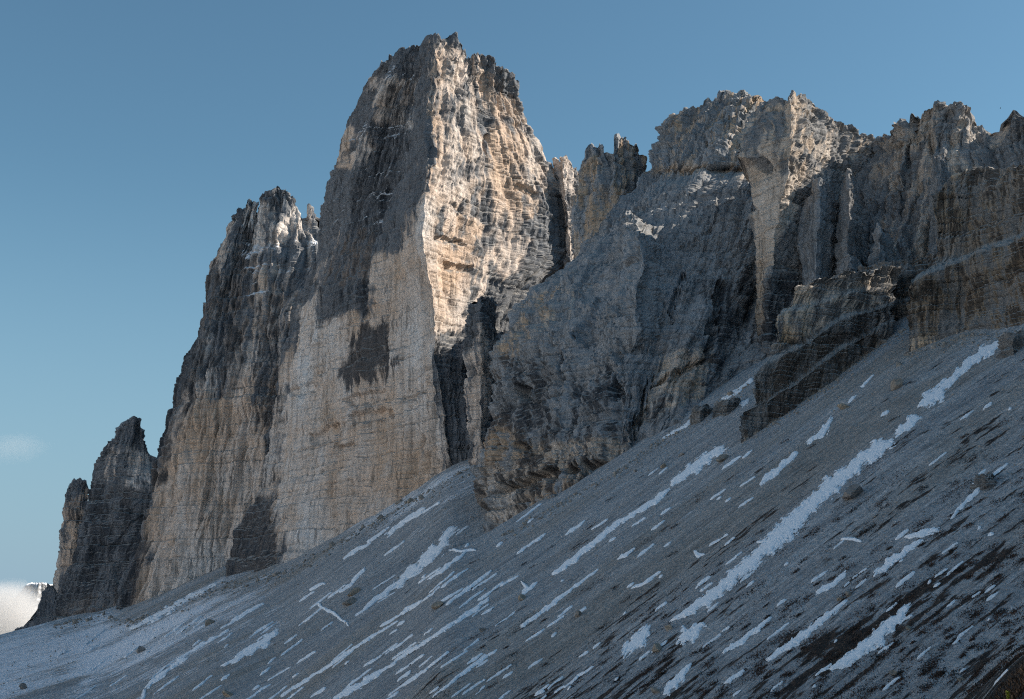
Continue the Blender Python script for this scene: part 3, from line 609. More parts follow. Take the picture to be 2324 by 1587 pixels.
ROWS_I = [
    [(0, 1800, 800, 612), (1, 2000, 760, 560), (2, 2150, 700, 560), (3, 2320, 640, 540), (4, 2560, 600, 500)],
    [(0, 1835, 640, 622), (1, 2000, 620, 570), (2, 2150, 590, 570), (3, 2320, 540, 545), (4, 2560, 500, 505)],
    [(0, 1870, 540, 634), (1, 2010, 540, 592), (2, 2150, 500, 580), (3, 2320, 450, 550), (4, 2560, 410, 510)],
    [(0, 1940, 430, 652), (1, 2030, 430, 605), (2, 2155, 410, 590), (3, 2320, 360, 560), (4, 2560, 320, 520)],
    [(0, 1985, 350, 660), (1, 2045, 340, 612), (2, 2165, 320, 600), (3, 2300, 310, 575), (4, 2560, 260, 525)],
    [(0, 1989, 333, 664), (.15, 1994, 324, 655), (.35, 2003, 309, 645), (.7, 2025, 281, 628), (.85, 2035, 272, 622), (1, 2053, 267, 616), (1.05, 2057, 254, 615), (1.2, 2075, 252, 613), (1.4, 2096, 247, 611), (1.6, 2117, 240, 608), (1.75, 2135, 237, 606), (1.85, 2148, 252, 610),
     (1.9, 2157, 241, 602), (2, 2175, 235, 600), (2.2, 2203, 241, 604), (2.35, 2221, 263, 610), (2.45, 2232, 277, 612), (2.55, 2250, 283, 610), (2.6, 2259, 285, 600), (2.65, 2264, 274, 594), (2.75, 2275, 258, 588), (2.9, 2296, 249, 580), (3, 2310, 254, 576), (3.05, 2316, 243, 574),
     (3.2, 2350, 236, 566), (3.5, 2430, 250, 550), (4, 2560, 225, 530)]]
tower(Ik, ROWS_I, 160, ROCK_PALE, k=0.6, seed=12, gully=(9, 26), pil=(12, 42), crack=3.0, strata=1.0, block=1.3, rough=2.6, step=1.4, label='broken rocky crest above the dark layered cliffs', cat='rock crest', top=4.2, smooth_tan=0.2, taper=0.4)
# smaller teeth and ribs standing out of the crest
def tooth(key, apex, Y, wl_, wr_, base, mat, seed, label, k=0.5, depth=17, name='pinnacle'):
    ax, ay = apex; bh = base - ay
    rows = [[(0, ax - wl_, base, Y + 4), (1, ax - 0.1 * wl_, base - 4, Y - depth * 0.5), (2, ax + wr_, base, Y + depth)],
            [(0, ax - wl_ * 0.9, ay + bh * 0.62, Y + 6), (1, ax, ay + bh * 0.62, Y - depth * 0.38), (2, ax + wr_ * 0.95, ay + bh * 0.64, Y + depth)],
            [(0, ax - wl_ * 0.62, ay + bh * 0.3, Y + 8), (1, ax + 0.05 * wr_, ay + bh * 0.28, Y - depth * 0.2), (2, ax + wr_ * 0.7, ay + bh * 0.34, Y + depth)],
            [(0, ax - wl_ * 0.32, ay + bh * 0.06, Y + 10), (.6, ax - 0.08 * wl_, ay, Y + 4), (1, ax + 0.05 * wr_, ay + 3, Y), (2, ax + wr_ * 0.3, ay + bh * 0.10, Y + depth * 0.8)]]
    return tower(key, rows, depth * 1.5, mat, k=k, seed=seed, pil=(2.2, 12), crack=1.6, label=label, cat='rock rib', top=1.8, res=2.1, rough=1.8, sink=150, name=name, strata=0.7, detail=0.85)
tooth('t1', (1856, 402), 590, 40, 52, 560, ROCK_GREY, 21, 'rounded grey rib standing right of the pale prow', name='rock_rib')
tooth('t2', (1926, 382), 585, 24, 34, 600, ROCK_PALE, 22, 'thin crooked pillar with sunlit edge below the crest', name='rock_rib')
tooth('t3', (1995, 512), 560, 26, 48, 640, ROCK_PALE, 23, 'squat leaning block tower with small knob on top', name='rock_rib')
tooth('t5', (2128, 352), 560, 26, 46, 520, ROCK_PALE, 25, 'sunlit pillar just above the layered cliff corner', name='rock_rib')
tooth('t6', (1925, 575), 548, 40, 60, 700, ROCK_PALE, 26, 'low blocky buttress between the prow and the dark cliff', name='rock_rib')

# -- the near layered cliffs
J = 'layered'
zone(J, 'tan', [(2050, 640), (2110, 450), (2180, 390), (2340, 370), (2600, 300), (2600, 760), (2050, 810)], 0.5, 5, 14)
zone(J, 'dark', [(2050, 600), (2110, 430), (2340, 360), (2600, 300), (2600, 720), (2050, 760)], 0.46, 5, 16)
ROWS_J = [
    [(0, 2050, 806, 436), (1, 2182, 762, 428), (2, 2324, 747, 398), (3, 2560, 690, 370)],
    [(0, 2060, 745, 440), (1, 2184, 700, 434), (2, 2324, 670, 404), (3, 2560, 610, 375)],
    [(0, 2058, 690, 440), (1, 2184, 650, 434), (2, 2324, 605, 404), (3, 2560, 540, 375)],
    [(0, 2057, 642, 440), (1, 2184, 594, 436), (2, 2324, 534, 408), (3, 2560, 470, 378)],
    [(0, 2090, 618, 452), (1, 2186, 580, 452), (2, 2324, 520, 424), (3, 2560, 455, 392)],
    [(0, 2122, 588, 460), (1, 2190, 562, 454), (2, 2324, 506, 426), (3, 2560, 440, 394)],
    [(0, 2116, 500, 460), (1, 2200, 470, 456), (2, 2324, 430, 430), (3, 2560, 380, 398)],
    [(0, 2114, 447, 462), (.3, 2146, 421, 462), (.5, 2164, 400, 461), (1, 2217, 386, 458), (1.5, 2282, 381, 446), (2, 2324, 370, 434), (3, 2560, 320, 402)]]
tower(J, ROWS_J, 70, ROCK_NEAR, k=0.55, seed=13, gully=(2.5, 22), pil=(3.0, 46), crack=1.3, strata=1.7, block=0.8, rough=0.6, step=1.2, detail=0.7, label='yellowish layered cliff with black water streaks above the slope', cat='cliff', top=1.2, smooth_tan=0.1, taper=0.2)
K = 'bench'
zone(K, 'tan', [(1670, 1010), (1740, 820), (1800, 650), (1990, 640), (2000, 780), (1850, 900)], 0.5, 5, 14)
zone(K, 'tan', [(1806, 660), (1850, 650), (1850, 760), (1815, 770)], 0.85, 5, 10)
zone(K, 'dark', [(1670, 960), (1740, 800), (1990, 700), (1990, 780), (1800, 930), (1670, 1000)], 0.58, 5, 16)
ROWS_K = [
    [(0, 1679, 1000, 450), (1, 1780, 947, 452), (2, 1896, 860, 462), (3, 2020, 770, 484)],
    [(0, 1680, 965, 451), (1, 1780, 915, 453), (2, 1898, 825, 463), (3, 2022, 745, 485)],
    [(0, 1682, 938, 452), (1, 1782, 885, 455), (2, 1900, 800, 464), (3, 2024, 730, 486)],
    [(0, 1710, 922, 459), (1, 1786, 874, 460), (2, 1902, 785, 470), (3, 2026, 722, 489)],
    [(0, 1712, 872, 460), (1, 1800, 825, 461), (2, 1904, 760, 471), (3, 2028, 705, 491)],
    [(0, 1728, 836, 462), (1, 1815, 790, 463), (2, 1906, 728, 473), (3, 2030, 690, 493)],
    [(0, 1754, 810, 470), (1, 1822, 772, 471), (2, 1908, 715, 480), (3, 2032, 682, 498)],
    [(0, 1760, 765, 471), (1, 1828, 738, 472), (2, 1915, 690, 482), (3, 2034, 662, 500)],
    [(0, 1766, 720, 473), (1, 1832, 702, 474), (2, 1920, 668, 483), (3, 2036, 648, 502)],
    [(0, 1786, 694, 480), (1, 1838, 682, 480), (2, 1925, 652, 488), (3, 2038, 636, 505)],
    [(0, 1804, 656, 481), (.15, 1812, 648, 480), (.5, 1836, 648, 480), (.6, 1842, 634, 481), (1, 1870, 628, 482), (1.4, 1896, 630, 485), (1.5, 1904, 618, 486), (2, 1940, 614, 490), (2.4, 1975, 622, 495), (2.5, 1984, 608, 497), (3, 2040, 606, 506)]]
tower(K, ROWS_K, 60, ROCK_NEAR, k=0.5, seed=14, gully=(2.5, 22), pil=(2.6, 40), crack=1.2, strata=1.7, block=0.8, rough=0.4, step=1.2, detail=0.7, label='dark stepped cliff with yellow streaks jutting onto the scree', cat='cliff', top=1.0, smooth_tan=0.1, taper=0.2)
zone('step', 'tan', [(1940, 770), (1950, 590), (2140, 560), (2130, 760)], 0.4, 5, 14)
zone('step', 'dark', [(1940, 770), (1950, 590), (2140, 560), (2130, 760)], 0.42, 5, 14)
tower('step', [
    [(0, 1940, 775, 520), (1, 2010, 742, 508), (2, 2130, 720, 500)],
    [(0, 1942, 720, 522), (1, 2012, 698, 510), (2, 2130, 680, 503)],
    [(0, 1946, 690, 530), (1, 2014, 676, 520), (2, 2130, 660, 514)],
    [(0, 1948, 640, 534), (1, 2020, 628, 522), (2, 2130, 615, 516)],
    [(0, 1954, 612, 540), (.4, 1975, 604, 538), (.8, 2005, 596, 530), (1.2, 2035, 600, 528), (1.6, 2080, 584, 526), (2, 2130, 572, 524)]],
    50, ROCK_NEAR, k=0.5, seed=17, pil=(3, 30), strata=2.2, block=1.2, step=1.5, top=1.4, taper=0.2, label='stepped rock band filling the gap between the two dark cliffs', cat='cliff')
# the ridge goes on to the right beyond the frame, and shades the slope
ROWS_R = [
    [(0, 2500, 740, 372), (1, 3600, 600, 240), (2, 5200, 400, 160), (3, 9000, 300, 100)],
    [(0, 2500, 500, 380), (1, 3650, 150, 250), (2, 5300, -500, 170), (3, 9200, -1200, 105)],
    [(0, 2500, 260, 400), (.5, 3000, 120, 330), (1, 3700, -250, 265), (1.5, 4500, -500, 220), (2, 5400, -1100, 180), (3, 9500, -2200, 112)]]
tower('ridge', ROWS_R, 110, ROCK_NEAR, k=0.9, seed=15, res=24, sink=400, pil=(12, 40), label='rock ridge carrying on beside the slope', cat='rock ridge', top=4, name='rock_ridge', kind='structure')
print('towers', time.time() - _T0, TRI[0])

# ------------------------------------------------------------------ snowy range added out of view, left of and behind the camera, to bounce sunlight
def bounce_range():
    az = np.radians(np.linspace(-42, -205, 220))[:, None]; q = np.linspace(0, 1, 46)[None, :]
    r = 1100 + 1500 * q; x, y = np.sin(az) * r, np.cos(az) * r
    hgt = 700 + 300 * fbm(x / 700, y / 700, 3.3, 3)
    z = -420 + hgt * sstep(0.05, 0.75, q) * (1 - 0.25 * sstep(0.75, 1, q)) + 90 * (0.4 - np.abs(fbm(x / 160, y / 160, 6.6, 4, gain=0.6))) * sstep(0, 0.3, q)
    z = z * sstep(0, 0.08, (az - az.min()) / np.ptp(az)) * 1.0
    one = np.ones_like(x)
    me = mesh_from('bounce_range', np.stack([x, y, z], -1), grid_faces(220, 46)[:, ::-1], ROCK_PALE, False, {'tan': 0.6 * one, 'dark': 0 * one, 'snow': 0.85 * sstep(-0.4, 0.3, fbm(x / 90, y / 90, z / 60, 3))})
    TRI[0] += 2 * 220 * 46
    link('bounce_mountains', me, None, 'unseen mountain range added to bounce sunlight onto the shaded walls', 'bounce_mountains', None, 'structure')
bounce_range()
# ------------------------------------------------------------------ distant peak behind the cloud
zone('distant', 'snow', [(20, 1300), (130, 1300), (130, 1460), (-100, 1500), (-100, 1360)], 0.75, 4, 10)
tower('distant', [
    [(0, -160, 1500, 6400), (1, 60, 1480, 6000), (2, 260, 1480, 6300)],
    [(0, -90, 1440, 6400), (1, 70, 1420, 6050), (2, 220, 1430, 6300)],
    [(0, 0, 1390, 6400), (1, 80, 1370, 6080), (2, 180, 1380, 6300)],
    [(0, 46, 1345, 6300), (.3, 56, 1334, 6250), (.7, 70, 1329, 6200), (1, 86, 1325, 6150), (1.4, 104, 1326, 6180), (1.7, 120, 1332, 6220), (2, 150, 1352, 6300)]],
    500, ROCK_PALE, k=5.0, seed=31, pil=(30, 26), crack=10, top=0.5, name='distant_peak', label='distant snow-dusted peak half hidden by cloud', cat='mountain', kind='structure', res=3.2)

# ------------------------------------------------------------------ snow lying on the scree
def snow_material():
    m, nt, b = node_mat('snow')
    n = noise_tex(nt, 0.5, (1, 1, 1), 4, 0.6)
    nt.links.new(mixc(nt, ramp(nt, n, [(0.3, 0), (0.7, 1)]), (0.84, 0.85, 0.87), (0.90, 0.91, 0.93)), b.inputs['Base Color'])
    b.inputs['Roughness'].default_value = 0.7
    bp = N(nt, 'ShaderNodeBump'); bp.inputs['Strength'].default_value = 0.35; bp.inputs['Distance'].default_value = 0.2
    nt.links.new(n, bp.inputs['Height']); nt.links.new(bp.outputs[0], b.inputs['Normal']); return m
SNOW = snow_material()
PATCHES = []
def snow_patch(pts, label, group=None, step=1.7):
    pts = np.array(pts, float); p = pts[:, :2]; w = pts[:, 2] * (0.84 if pts[:, 2].max() > 25 else 0.76)
    L = np.concatenate([[0], np.cumsum(np.hypot(*np.diff(p, axis=0).T))]); n = max(8, int(L[-1] / step)); l = np.linspace(0, L[-1], n)
    cx, cy, ww = np.interp(l, L, p[:, 0]), np.interp(l, L, p[:, 1]), np.interp(l, L, w)
    for _ in range(5):
        cx[1:-1] = (cx[:-2] + 2 * cx[1:-1] + cx[2:]) / 4; cy[1:-1] = (cy[:-2] + 2 * cy[1:-1] + cy[2:]) / 4
    sd = len(PATCHES) * 3.7
    wob = perlin(l / 26, 0.0, sd) * np.minimum(ww, 14) * 0.5; ww = ww * (1 + 0.5 * perlin(l / 17, 3.0, sd))
    tx, ty = np.gradient(cx), np.gradient(cy); tn = np.hypot(tx, ty) + 1e-6; nx, ny = -ty / tn, tx / tn
    m = max(6, int(w.max() * 1.7 / (step * 0.75))); q = np.linspace(-1, 1, m)
    off = q[None] * ww[:, None] * 0.85 + wob[:, None]
    gx = cx[:, None] + nx[:, None] * off; gy = cy[:, None] + ny[:, None] * off
    edge = 1 - np.abs(q)[None] ** 1.3; ends = np.clip(np.minimum(l, L[-1] - l) / (1.3 * ww + 4), 0, 1)[:, None] ** 0.8
    A = l[:, None] / 18.0; Bq = off / 2.8
    nz = 0.9 * perlin(A, Bq, sd) + 0.6 * perlin(A * 2.3, Bq * 2.0, sd + 4) + 0.35 * perlin(A * 5, Bq * 3.6, sd + 9)
    th = np.clip(edge * ends * 1.5 - 0.5 + 0.95 * nz, -0.5, 0.55)
    PATCHES.append((gx, gy, th, n, m, label, group))
def flush_snow():
    GX = np.concatenate([p[0].ravel() for p in PATCHES]); GY = np.concatenate([p[1].ravel() for p in PATCHES])
    X, Y, D = on_ground(GX, GY); bad = np.isnan(X) | (D < 80); Z = ground(np.nan_to_num(X), np.nan_to_num(Y), 2); o = 0
    for gx, gy, th, n, m, label, group in PATCHES:
        sl = slice(o, o + n * m); o += n * m
        if bad[sl].any(): continue
        z = Z[sl] + th.ravel() * (0.30 + D[sl] * 0.0010) + 0.04
        TRI[0] += 2 * n * m
        link('snow_patch', mesh_from('snow_patch', np.stack([X[sl], Y[sl], z], -1), grid_faces(n, m), SNOW, True), None, label, 'snow patch', group)
MAIN = [
    ('long wide snow tongue running down the middle of the slope', [(2032, 998, 14), (1990, 1022, 32), (1940, 1058, 22), (1890, 1100, 32), (1840, 1147, 30), (1790, 1196, 40), (1752, 1234, 36), (1735, 1250, 25), (1690, 1290, 30), (1650, 1325, 24), (1600, 1365, 22), (1560, 1390, 15), (1518, 1411, 6)]),
    ('ragged snow strip high under the layered cliff', [(2284, 770, 8), (2240, 796, 22), (2200, 825, 16), (2170, 850, 16), (2140, 880, 24), (2105, 912, 26), (2080, 926, 14)]),
    ('short snow patch between the high strip and the long tongue', [(2090, 942, 14), (2060, 966, 24), (2028, 990, 16)]),
    ('snow streak beginning beside a boulder below the grey massif', [(1652, 1013, 14), (1610, 1036, 20), (1562, 1070, 24), (1520, 1104, 12)]),
    ('thin wavering snow line continuing below the boulder streak', [(1522, 1108, 10), (1480, 1142, 14), (1440, 1166, 10), (1400, 1190, 14), (1340, 1238, 12), (1280, 1284, 12), (1252, 1302, 6)]),
    ('narrow snow streak under the dark stepped cliff', [(1892, 948, 9), (1862, 984, 16), (1830, 1008, 8)]),
    ('slim snow streak below the one under the stepped cliff', [(1812, 1024, 8), (1772, 1060, 16), (1722, 1102, 8)]),
    ('broad snow strip low on the dark heath slope', [(2067, 1368, 8), (2042, 1400, 22), (2000, 1440, 28), (1960, 1475, 26), (1920, 1505, 18), (1878, 1527, 8)]),
    ('straight snow strip above the broad low one', [(2095, 1228, 10), (2050, 1260, 18), (2010, 1290, 18), (1982, 1314, 8)]),
    ('nearly level snow patch on the heath slope', [(2134, 1205, 12), (2100, 1212, 14), (2052, 1220, 6)]),
    ('snow streak ending beside two pale boulders', [(1925, 1365, 8), (1870, 1408, 14), (1800, 1462, 18), (1738, 1503, 8)]),
    ('leaf-shaped snow patch below the end of the long tongue', [(1478, 1420, 14), (1446, 1455, 30), (1412, 1492, 10)]),
    ('rounded snow patch just under the long tongue', [(1600, 1414, 16), (1562, 1440, 30), (1533, 1458, 10)]),
    ('hooked snow patch at the bottom of the slope', [(1568, 1510, 8), (1542, 1540, 20), (1502, 1578, 16)]),
    ('bright snow ramp against the foot of the toothed tower', [(494, 1324, 4), (430, 1358, 12), (380, 1386, 16), (330, 1412, 12), (290, 1432, 5)]),
    ('forked snow streak in the gully below the cleft', [(1032, 1192, 12), (988, 1248, 26), (942, 1290, 20), (900, 1325, 14), (850, 1365, 10), (806, 1402, 7)]),
    ('longest thin snow line crossing the near scree', [(1112, 1358, 5), (1070, 1390, 10), (1000, 1435, 9), (900, 1500, 10), (800, 1565, 14), (750, 1590, 10)]),
    ('snow-filled zigzag footpath on the lower scree', [(718, 1366, 4), (728, 1377, 6), (744, 1386, 7), (766, 1397, 7), (782, 1413, 7), (792, 1424, 4)]),
    ('wedge of snow low on the left scree', [(634, 1428, 10), (590, 1460, 20), (545, 1490, 14), (500, 1512, 5)]),
]
for lb, pts in MAIN: snow_patch(pts, lb)
REST = [[(1985, 848, 6), (1954, 882, 12)], [(1944, 896, 8), (1924, 916, 10)], [(1714, 1234, 5), (1750, 1230, 8), (1790, 1226, 4)], [(1922, 1298, 8), (1890, 1326, 18), (1848, 1352, 8)],
    [(1752, 1398, 6), (1715, 1430, 14), (1680, 1456, 14), (1638, 1482, 6)], [(1694, 1524, 6), (1655, 1550, 12), (1640, 1560, 5)], [(2290, 1048, 6), (2240, 1090, 10), (2190, 1140, 12), (2158, 1180, 6)],
    [(2236, 1080, 8), (2200, 1105, 10)], [(1712, 860, 8), (1670, 890, 14), (1636, 908, 8)], [(1704, 904, 10), (1680, 925, 16)], [(1600, 930, 6), (1560, 965, 10), (1500, 1000, 5)], [(968, 1150, 6), (920, 1180, 14), (876, 1218, 10)],
    [(905, 1408, 4), (800, 1475, 8), (700, 1540, 8), (636, 1580, 5)], [(432, 1480, 5), (372, 1530, 12), (328, 1562, 16)], [(330, 1560, 12), (322, 1590, 12)], [(1112, 1300, 5), (1070, 1330, 10), (1010, 1375, 5)], [(1145, 1320, 5), (1080, 1368, 9)],
    [(1060, 1250, 4), (1010, 1290, 14), (970, 1318, 6)], [(1015, 1248, 4), (1045, 1252, 6), (1080, 1248, 4)], [(842, 1232, 5), (800, 1254, 12), (778, 1270, 4)], [(740, 1322, 6), (700, 1340, 12)], [(600, 1368, 5), (540, 1402, 10), (500, 1428, 4)],
    [(520, 1430, 4), (460, 1462, 8), (400, 1500, 5)], [(830, 1290, 5), (790, 1330, 12), (770, 1345, 6)], [(886, 1195, 4), (830, 1235, 8)], [(1000, 1140, 4), (950, 1168, 8), (900, 1195, 4)], [(960, 1360, 5), (900, 1400, 9), (860, 1425, 4)],
    [(1290, 1345, 5), (1240, 1382, 10), (1180, 1425, 5)], [(1360, 1290, 4), (1300, 1335, 9), (1250, 1370, 4)], [(1500, 1298, 5), (1465, 1322, 12), (1432, 1336, 5)], [(1572, 1250, 5), (1582, 1262, 10), (1600, 1258, 5)], [(1444, 1240, 6), (1415, 1262, 14), (1400, 1268, 5)],
    [(2240, 1218, 5), (2260, 1212, 8)], [(1906, 1228, 5), (1935, 1226, 8), (1960, 1228, 4)], [(2075, 1300, 4), (2045, 1325, 10), (2030, 1336, 4)], [(1350, 1510, 5), (1310, 1535, 10), (1280, 1560, 4)], [(1240, 1565, 5), (1210, 1580, 9)], [(1130, 1470, 5), (1060, 1520, 10), (1000, 1570, 6)],
    [(1020, 1480, 4), (940, 1540, 9), (880, 1580, 6)], [(1330, 1180, 5), (1300, 1202, 10), (1278, 1216, 4)], [(1240, 1210, 4), (1200, 1238, 9), (1170, 1260, 4)], [(1180, 1320, 6), (1200, 1335, 12), (1180, 1345, 5)], [(1220, 1320, 5), (1180, 1352, 10)]]
def streak_names(px, py):
    if px < 640: return 'small snow streak on the far scree below the toothed tower', 'snow streaks below the toothed tower'
    if px < 1150: return 'small snow streak on the scree below the pale wall and cleft', 'snow streaks below the pale wall'
    if px < 1720: return 'small snow streak on the middle scree below the grey massif', 'snow streaks below the grey massif'
    return 'small snow streak on the slope below the dark cliffs', 'snow streaks below the dark cliffs'
for pts in REST: snow_patch([(a_, b_, c_ * 0.8) for a_, b_, c_ in pts], *streak_names(pts[0][0], pts[0][1]))
rs = np.random.RandomState(5)
cnt = 0
while cnt < 210:
    px, py = rs.uniform(150, 2300), rs.uniform(900, 1580)
    if py < 1440 - (px - 0) * 0.30 + 60 or (px > 1250 and rs.rand() < 0.45) or (px > 1700 and rs.rand() < 0.4): continue
    ln = rs.uniform(12, 70) * (1.2 if px < 1250 else 0.8); an = math.radians(rs.uniform(31, 40)); wd = rs.uniform(2.6, 5.2)
    snow_patch([(px, py, wd * 0.5), (px - ln * math.cos(an) * .5, py + ln * math.sin(an) * .5, wd), (px - ln * math.cos(an), py + ln * math.sin(an), wd * 0.5)], *streak_names(px, py))
    cnt += 1
flush_snow()
print('snow', time.time() - _T0, TRI[0])

# ------------------------------------------------------------------ boulders
def stone_material():
    m, nt, b = node_mat('boulder_rock')
    n = noise_tex(nt, 1.1, (1, 1, 1), 5, 0.7); oi = N(nt, 'ShaderNodeObjectInfo')
    c = mixc(nt, oi.outputs['Random'], (0.23, 0.225, 0.22), (0.34, 0.285, 0.22))
    nt.links.new(mixc(nt, 0.9, c, ramp(nt, n, [(0.3, 0.5), (0.7, 1.3)]), 'MULTIPLY'), b.inputs['Base Color'])
    bp = N(nt, 'ShaderNodeBump'); bp.inputs['Distance'].default_value = 0.3; nt.links.new(n, bp.inputs['Height']); nt.links.new(bp.outputs[0], b.inputs['Normal'])
    return m
STONE = stone_material()
def ico(sub):
    import bmesh
    bm = bmesh.new(); bmesh.ops.create_icosphere(bm, subdivisions=sub, radius=1.0)
    V = np.array([v.co[:] for v in bm.verts]); F = np.array([[v.index for v in f.verts] for f in bm.faces]); bm.free(); return V, F
I3, F3 = ico(3); I1, F1 = ico(1)
def hewn(V, seed, n=13, lo=0.55):
    """cut a ball by random planes so that it gets flat broken faces"""
    r = np.random.RandomState(seed); R = np.full(len(V), 1.15)
    for _ in range(n):
        a = r.normal(size=3); a /= np.linalg.norm(a); c = V @ a; h = r.uniform(lo, 0.95)
        R = np.minimum(R, np.where(c > 0.05, h / np.maximum(c, 0.05), 9))
    P = V * R[:, None]; return P * (1 + 0.05 * fbm(P[:, 0] * 3 + seed, P[:, 1] * 3, P[:, 2] * 3, 2))[:, None]
BMESH = [mesh_from('boulder', hewn(I3, 60 + i, 10, 0.45), F3, STONE) for i in range(7)]
def boulder(i, px, py, size, label, sq=(1, .8, .75), rz=0.5):
    x, y, d = on_ground(np.array([px]), np.array([py])); x, y, d = float(x[0]), float(y[0]), float(d[0])
    r = size * d / 2805.0 * 0.5
    o = link('boulder', BMESH[i % 7], None, label, 'boulder', 'boulders on the scree')
    o.location = (x, y, float(ground(np.array([x]), np.array([y]), 2)[0]) + r * sq[2] * 0.35)
    o.scale = (r * sq[0], r * sq[1], r * sq[2]); o.rotation_euler = (0.25, -0.35, rz)
    TRI[0] += len(F3)
BOULDERS = [
    (1641, 1046, 32, 'tall boulder at the top of the thin snow streak'), (1547, 1034, 20, 'dark boulder between two snow streaks under the massif'), (1505, 1062, 18, 'small squat boulder under the grey massif'),
    (1917, 928, 26, 'brown boulder at the end of a snow streak below the stepped cliff'), (2036, 880, 38, 'flat slab boulder below the gap between the cliffs'), (2040, 830, 22, 'pale rounded boulder under the layered cliff'),
    (1932, 1130, 56, 'large flat boulder beside the long snow tongue'), (1492, 1474, 32, 'tan boulder beside the leaf-shaped snow patch'), (1518, 1430, 26, 'dark boulder under the end of the long snow tongue'),
    (1488, 1575, 28, 'grey boulder beside the hooked snow patch'), (1906, 1364, 17, 'smaller of two pale boulders at a snow streak'), (1926, 1356, 20, 'larger of two pale boulders at a snow streak'),
    (802, 1346, 28, 'upright boulder near the zigzag footpath'), (796, 1372, 28, 'reddish flat boulder near the zigzag footpath'), (1186, 1360, 28, 'boulder below a curled snow patch on the near scree'),
    (1095, 1432, 22, 'blue-grey boulder beside the longest snow line'), (993, 1380, 26, 'flat reddish boulder among dark turf'), (474, 1418, 26, 'brown boulder below the bright snow ramp'),
    (318, 1481, 22, 'dark boulder on the snowy left scree'), (54, 1563, 24, 'low boulder in the bottom corner of the snowy scree'), (518, 1580, 26, 'reddish boulder at the bottom edge of the scree'),
    (2031, 1530, 22, 'orange boulder below the broad snow strip'), (2180, 1542, 18, 'pale rounded boulder near the brown grass'), (2062, 1426, 16, 'small tan boulder right of the broad snow strip'),
    (1660, 896, 16, 'boulder on the snowy tongue behind the stepped cliff'), (1312, 1400, 20, 'grey boulder alone on the near scree'), (930, 1140, 18, 'block lying at the foot of the tallest tower'), (905, 1144, 22, 'dark block against the foot of the pale wall')]
for i, (px, py, szz, lb) in enumerate(BOULDERS):
    r = np.random.RandomState(900 + i)
    boulder(i, px, py, szz, lb, (r.uniform(0.95, 1.3), r.uniform(.75, .95), r.uniform(.5, .8)), r.uniform(0, 6))
# outcrops of bedrock poking through the scree
for kk_, (px, py, w, h, lb) in enumerate([(1590, 955, 46, 34, 'dark layered outcrop breaking through the scree tongue'), (1650, 938, 60, 30, 'wide low outcrop in front of the grey massif'), (2238, 1098, 46, 20, 'small dark outcrop with vertical slabs on the heath slope'), (2300, 800, 66, 44, 'rounded rock bulge at the top of the high snow strip')]):
    Y = float(on_ground(np.array([px]), np.array([py]))[1][0])
    tower('out%d' % kk_, [[(0, px - w * .6, py + 8, Y + 3), (1, px, py + 4, Y - 4), (2, px + w * .6, py - 16, Y + 4)],
                         [(0, px - w * .5, py - h * .5, Y + 4), (1, px, py - h * .6, Y - 3), (2, px + w * .55, py - h * .8, Y + 5)],
                         [(0, px - w * .4, py - h * .8, Y + 5), (.5, px - w * .2, py - h, Y), (1, px + w * .05, py - h * .95, Y), (1.5, px + w * .3, py - h * 1.15, Y + 2), (2, px + w * .45, py - h, Y + 6)]],
          14, ROCK_NEAR, k=0.3, seed=50 + kk_, pil=(1.2, 14), crack=1.0, top=1.0, res=1.8, sink=30, strata=1.8, name='rock_outcrop', label=lb, cat='rock outcrop')

# ------------------------------------------------------------------ loose stones, heath and grass (uncountable)
def scatter_stones(n=8000):
    px = rs.uniform(-60, 2380, n * 3); py = rs.uniform(780, 1600, n * 3)
    ok = py > 1440 - px * 0.33 + 10
    px, py = px[ok][:n], py[ok][:n]
    x, y, d = on_ground(px, py, 0); g = ~np.isnan(x) & (d < 1300) & (d > 60); x, y, d = x[g], y[g], d[g]; n = len(x)
    r = (d / 1236.0) * np.clip(rs.lognormal(-0.45, 0.45, n), 0.3, 2.6) * 0.62
    z = ground(x, y, 2)
    Vs = []; var = [hewn(I1, 300 + i, 7, 0.6) for i in range(6)]
    V = np.stack([var[i % 6] for i in range(n)])
    sc3 = rs.uniform(0.6, 1.25, (n, 1, 3)); an = rs.uniform(0, 6.28, n)[:, None]
    V = V * sc3 * r[:, None, None]
    X = V[..., 0] * np.cos(an) - V[..., 1] * np.sin(an); Y = V[..., 0] * np.sin(an) + V[..., 1] * np.cos(an)
    P = np.stack([X + x[:, None], Y + y[:, None], V[..., 2] + (z + 0.3 * r)[:, None]], -1)
    F = (F1[None] + (np.arange(n) * len(I1))[:, None, None]).reshape(-1, 3)
    TRI[0] += len(F)
    m, nt, b = node_mat('loose_stone'); nn = noise_tex(nt, 0.23, (1, 1, 1), 5, 0.9)
    nt.links.new(mixc(nt, ramp(nt, nn, [(0.35, 0), (0.65, 1)]), (0.15, 0.148, 0.145), (0.36, 0.33, 0.29)), b.inputs['Base Color'])
    link('loose_stones', mesh_from('loose_stones', P, F, m), None, 'loose stones strewn over the scree slope', 'stones', None, 'stuff')
scatter_stones()
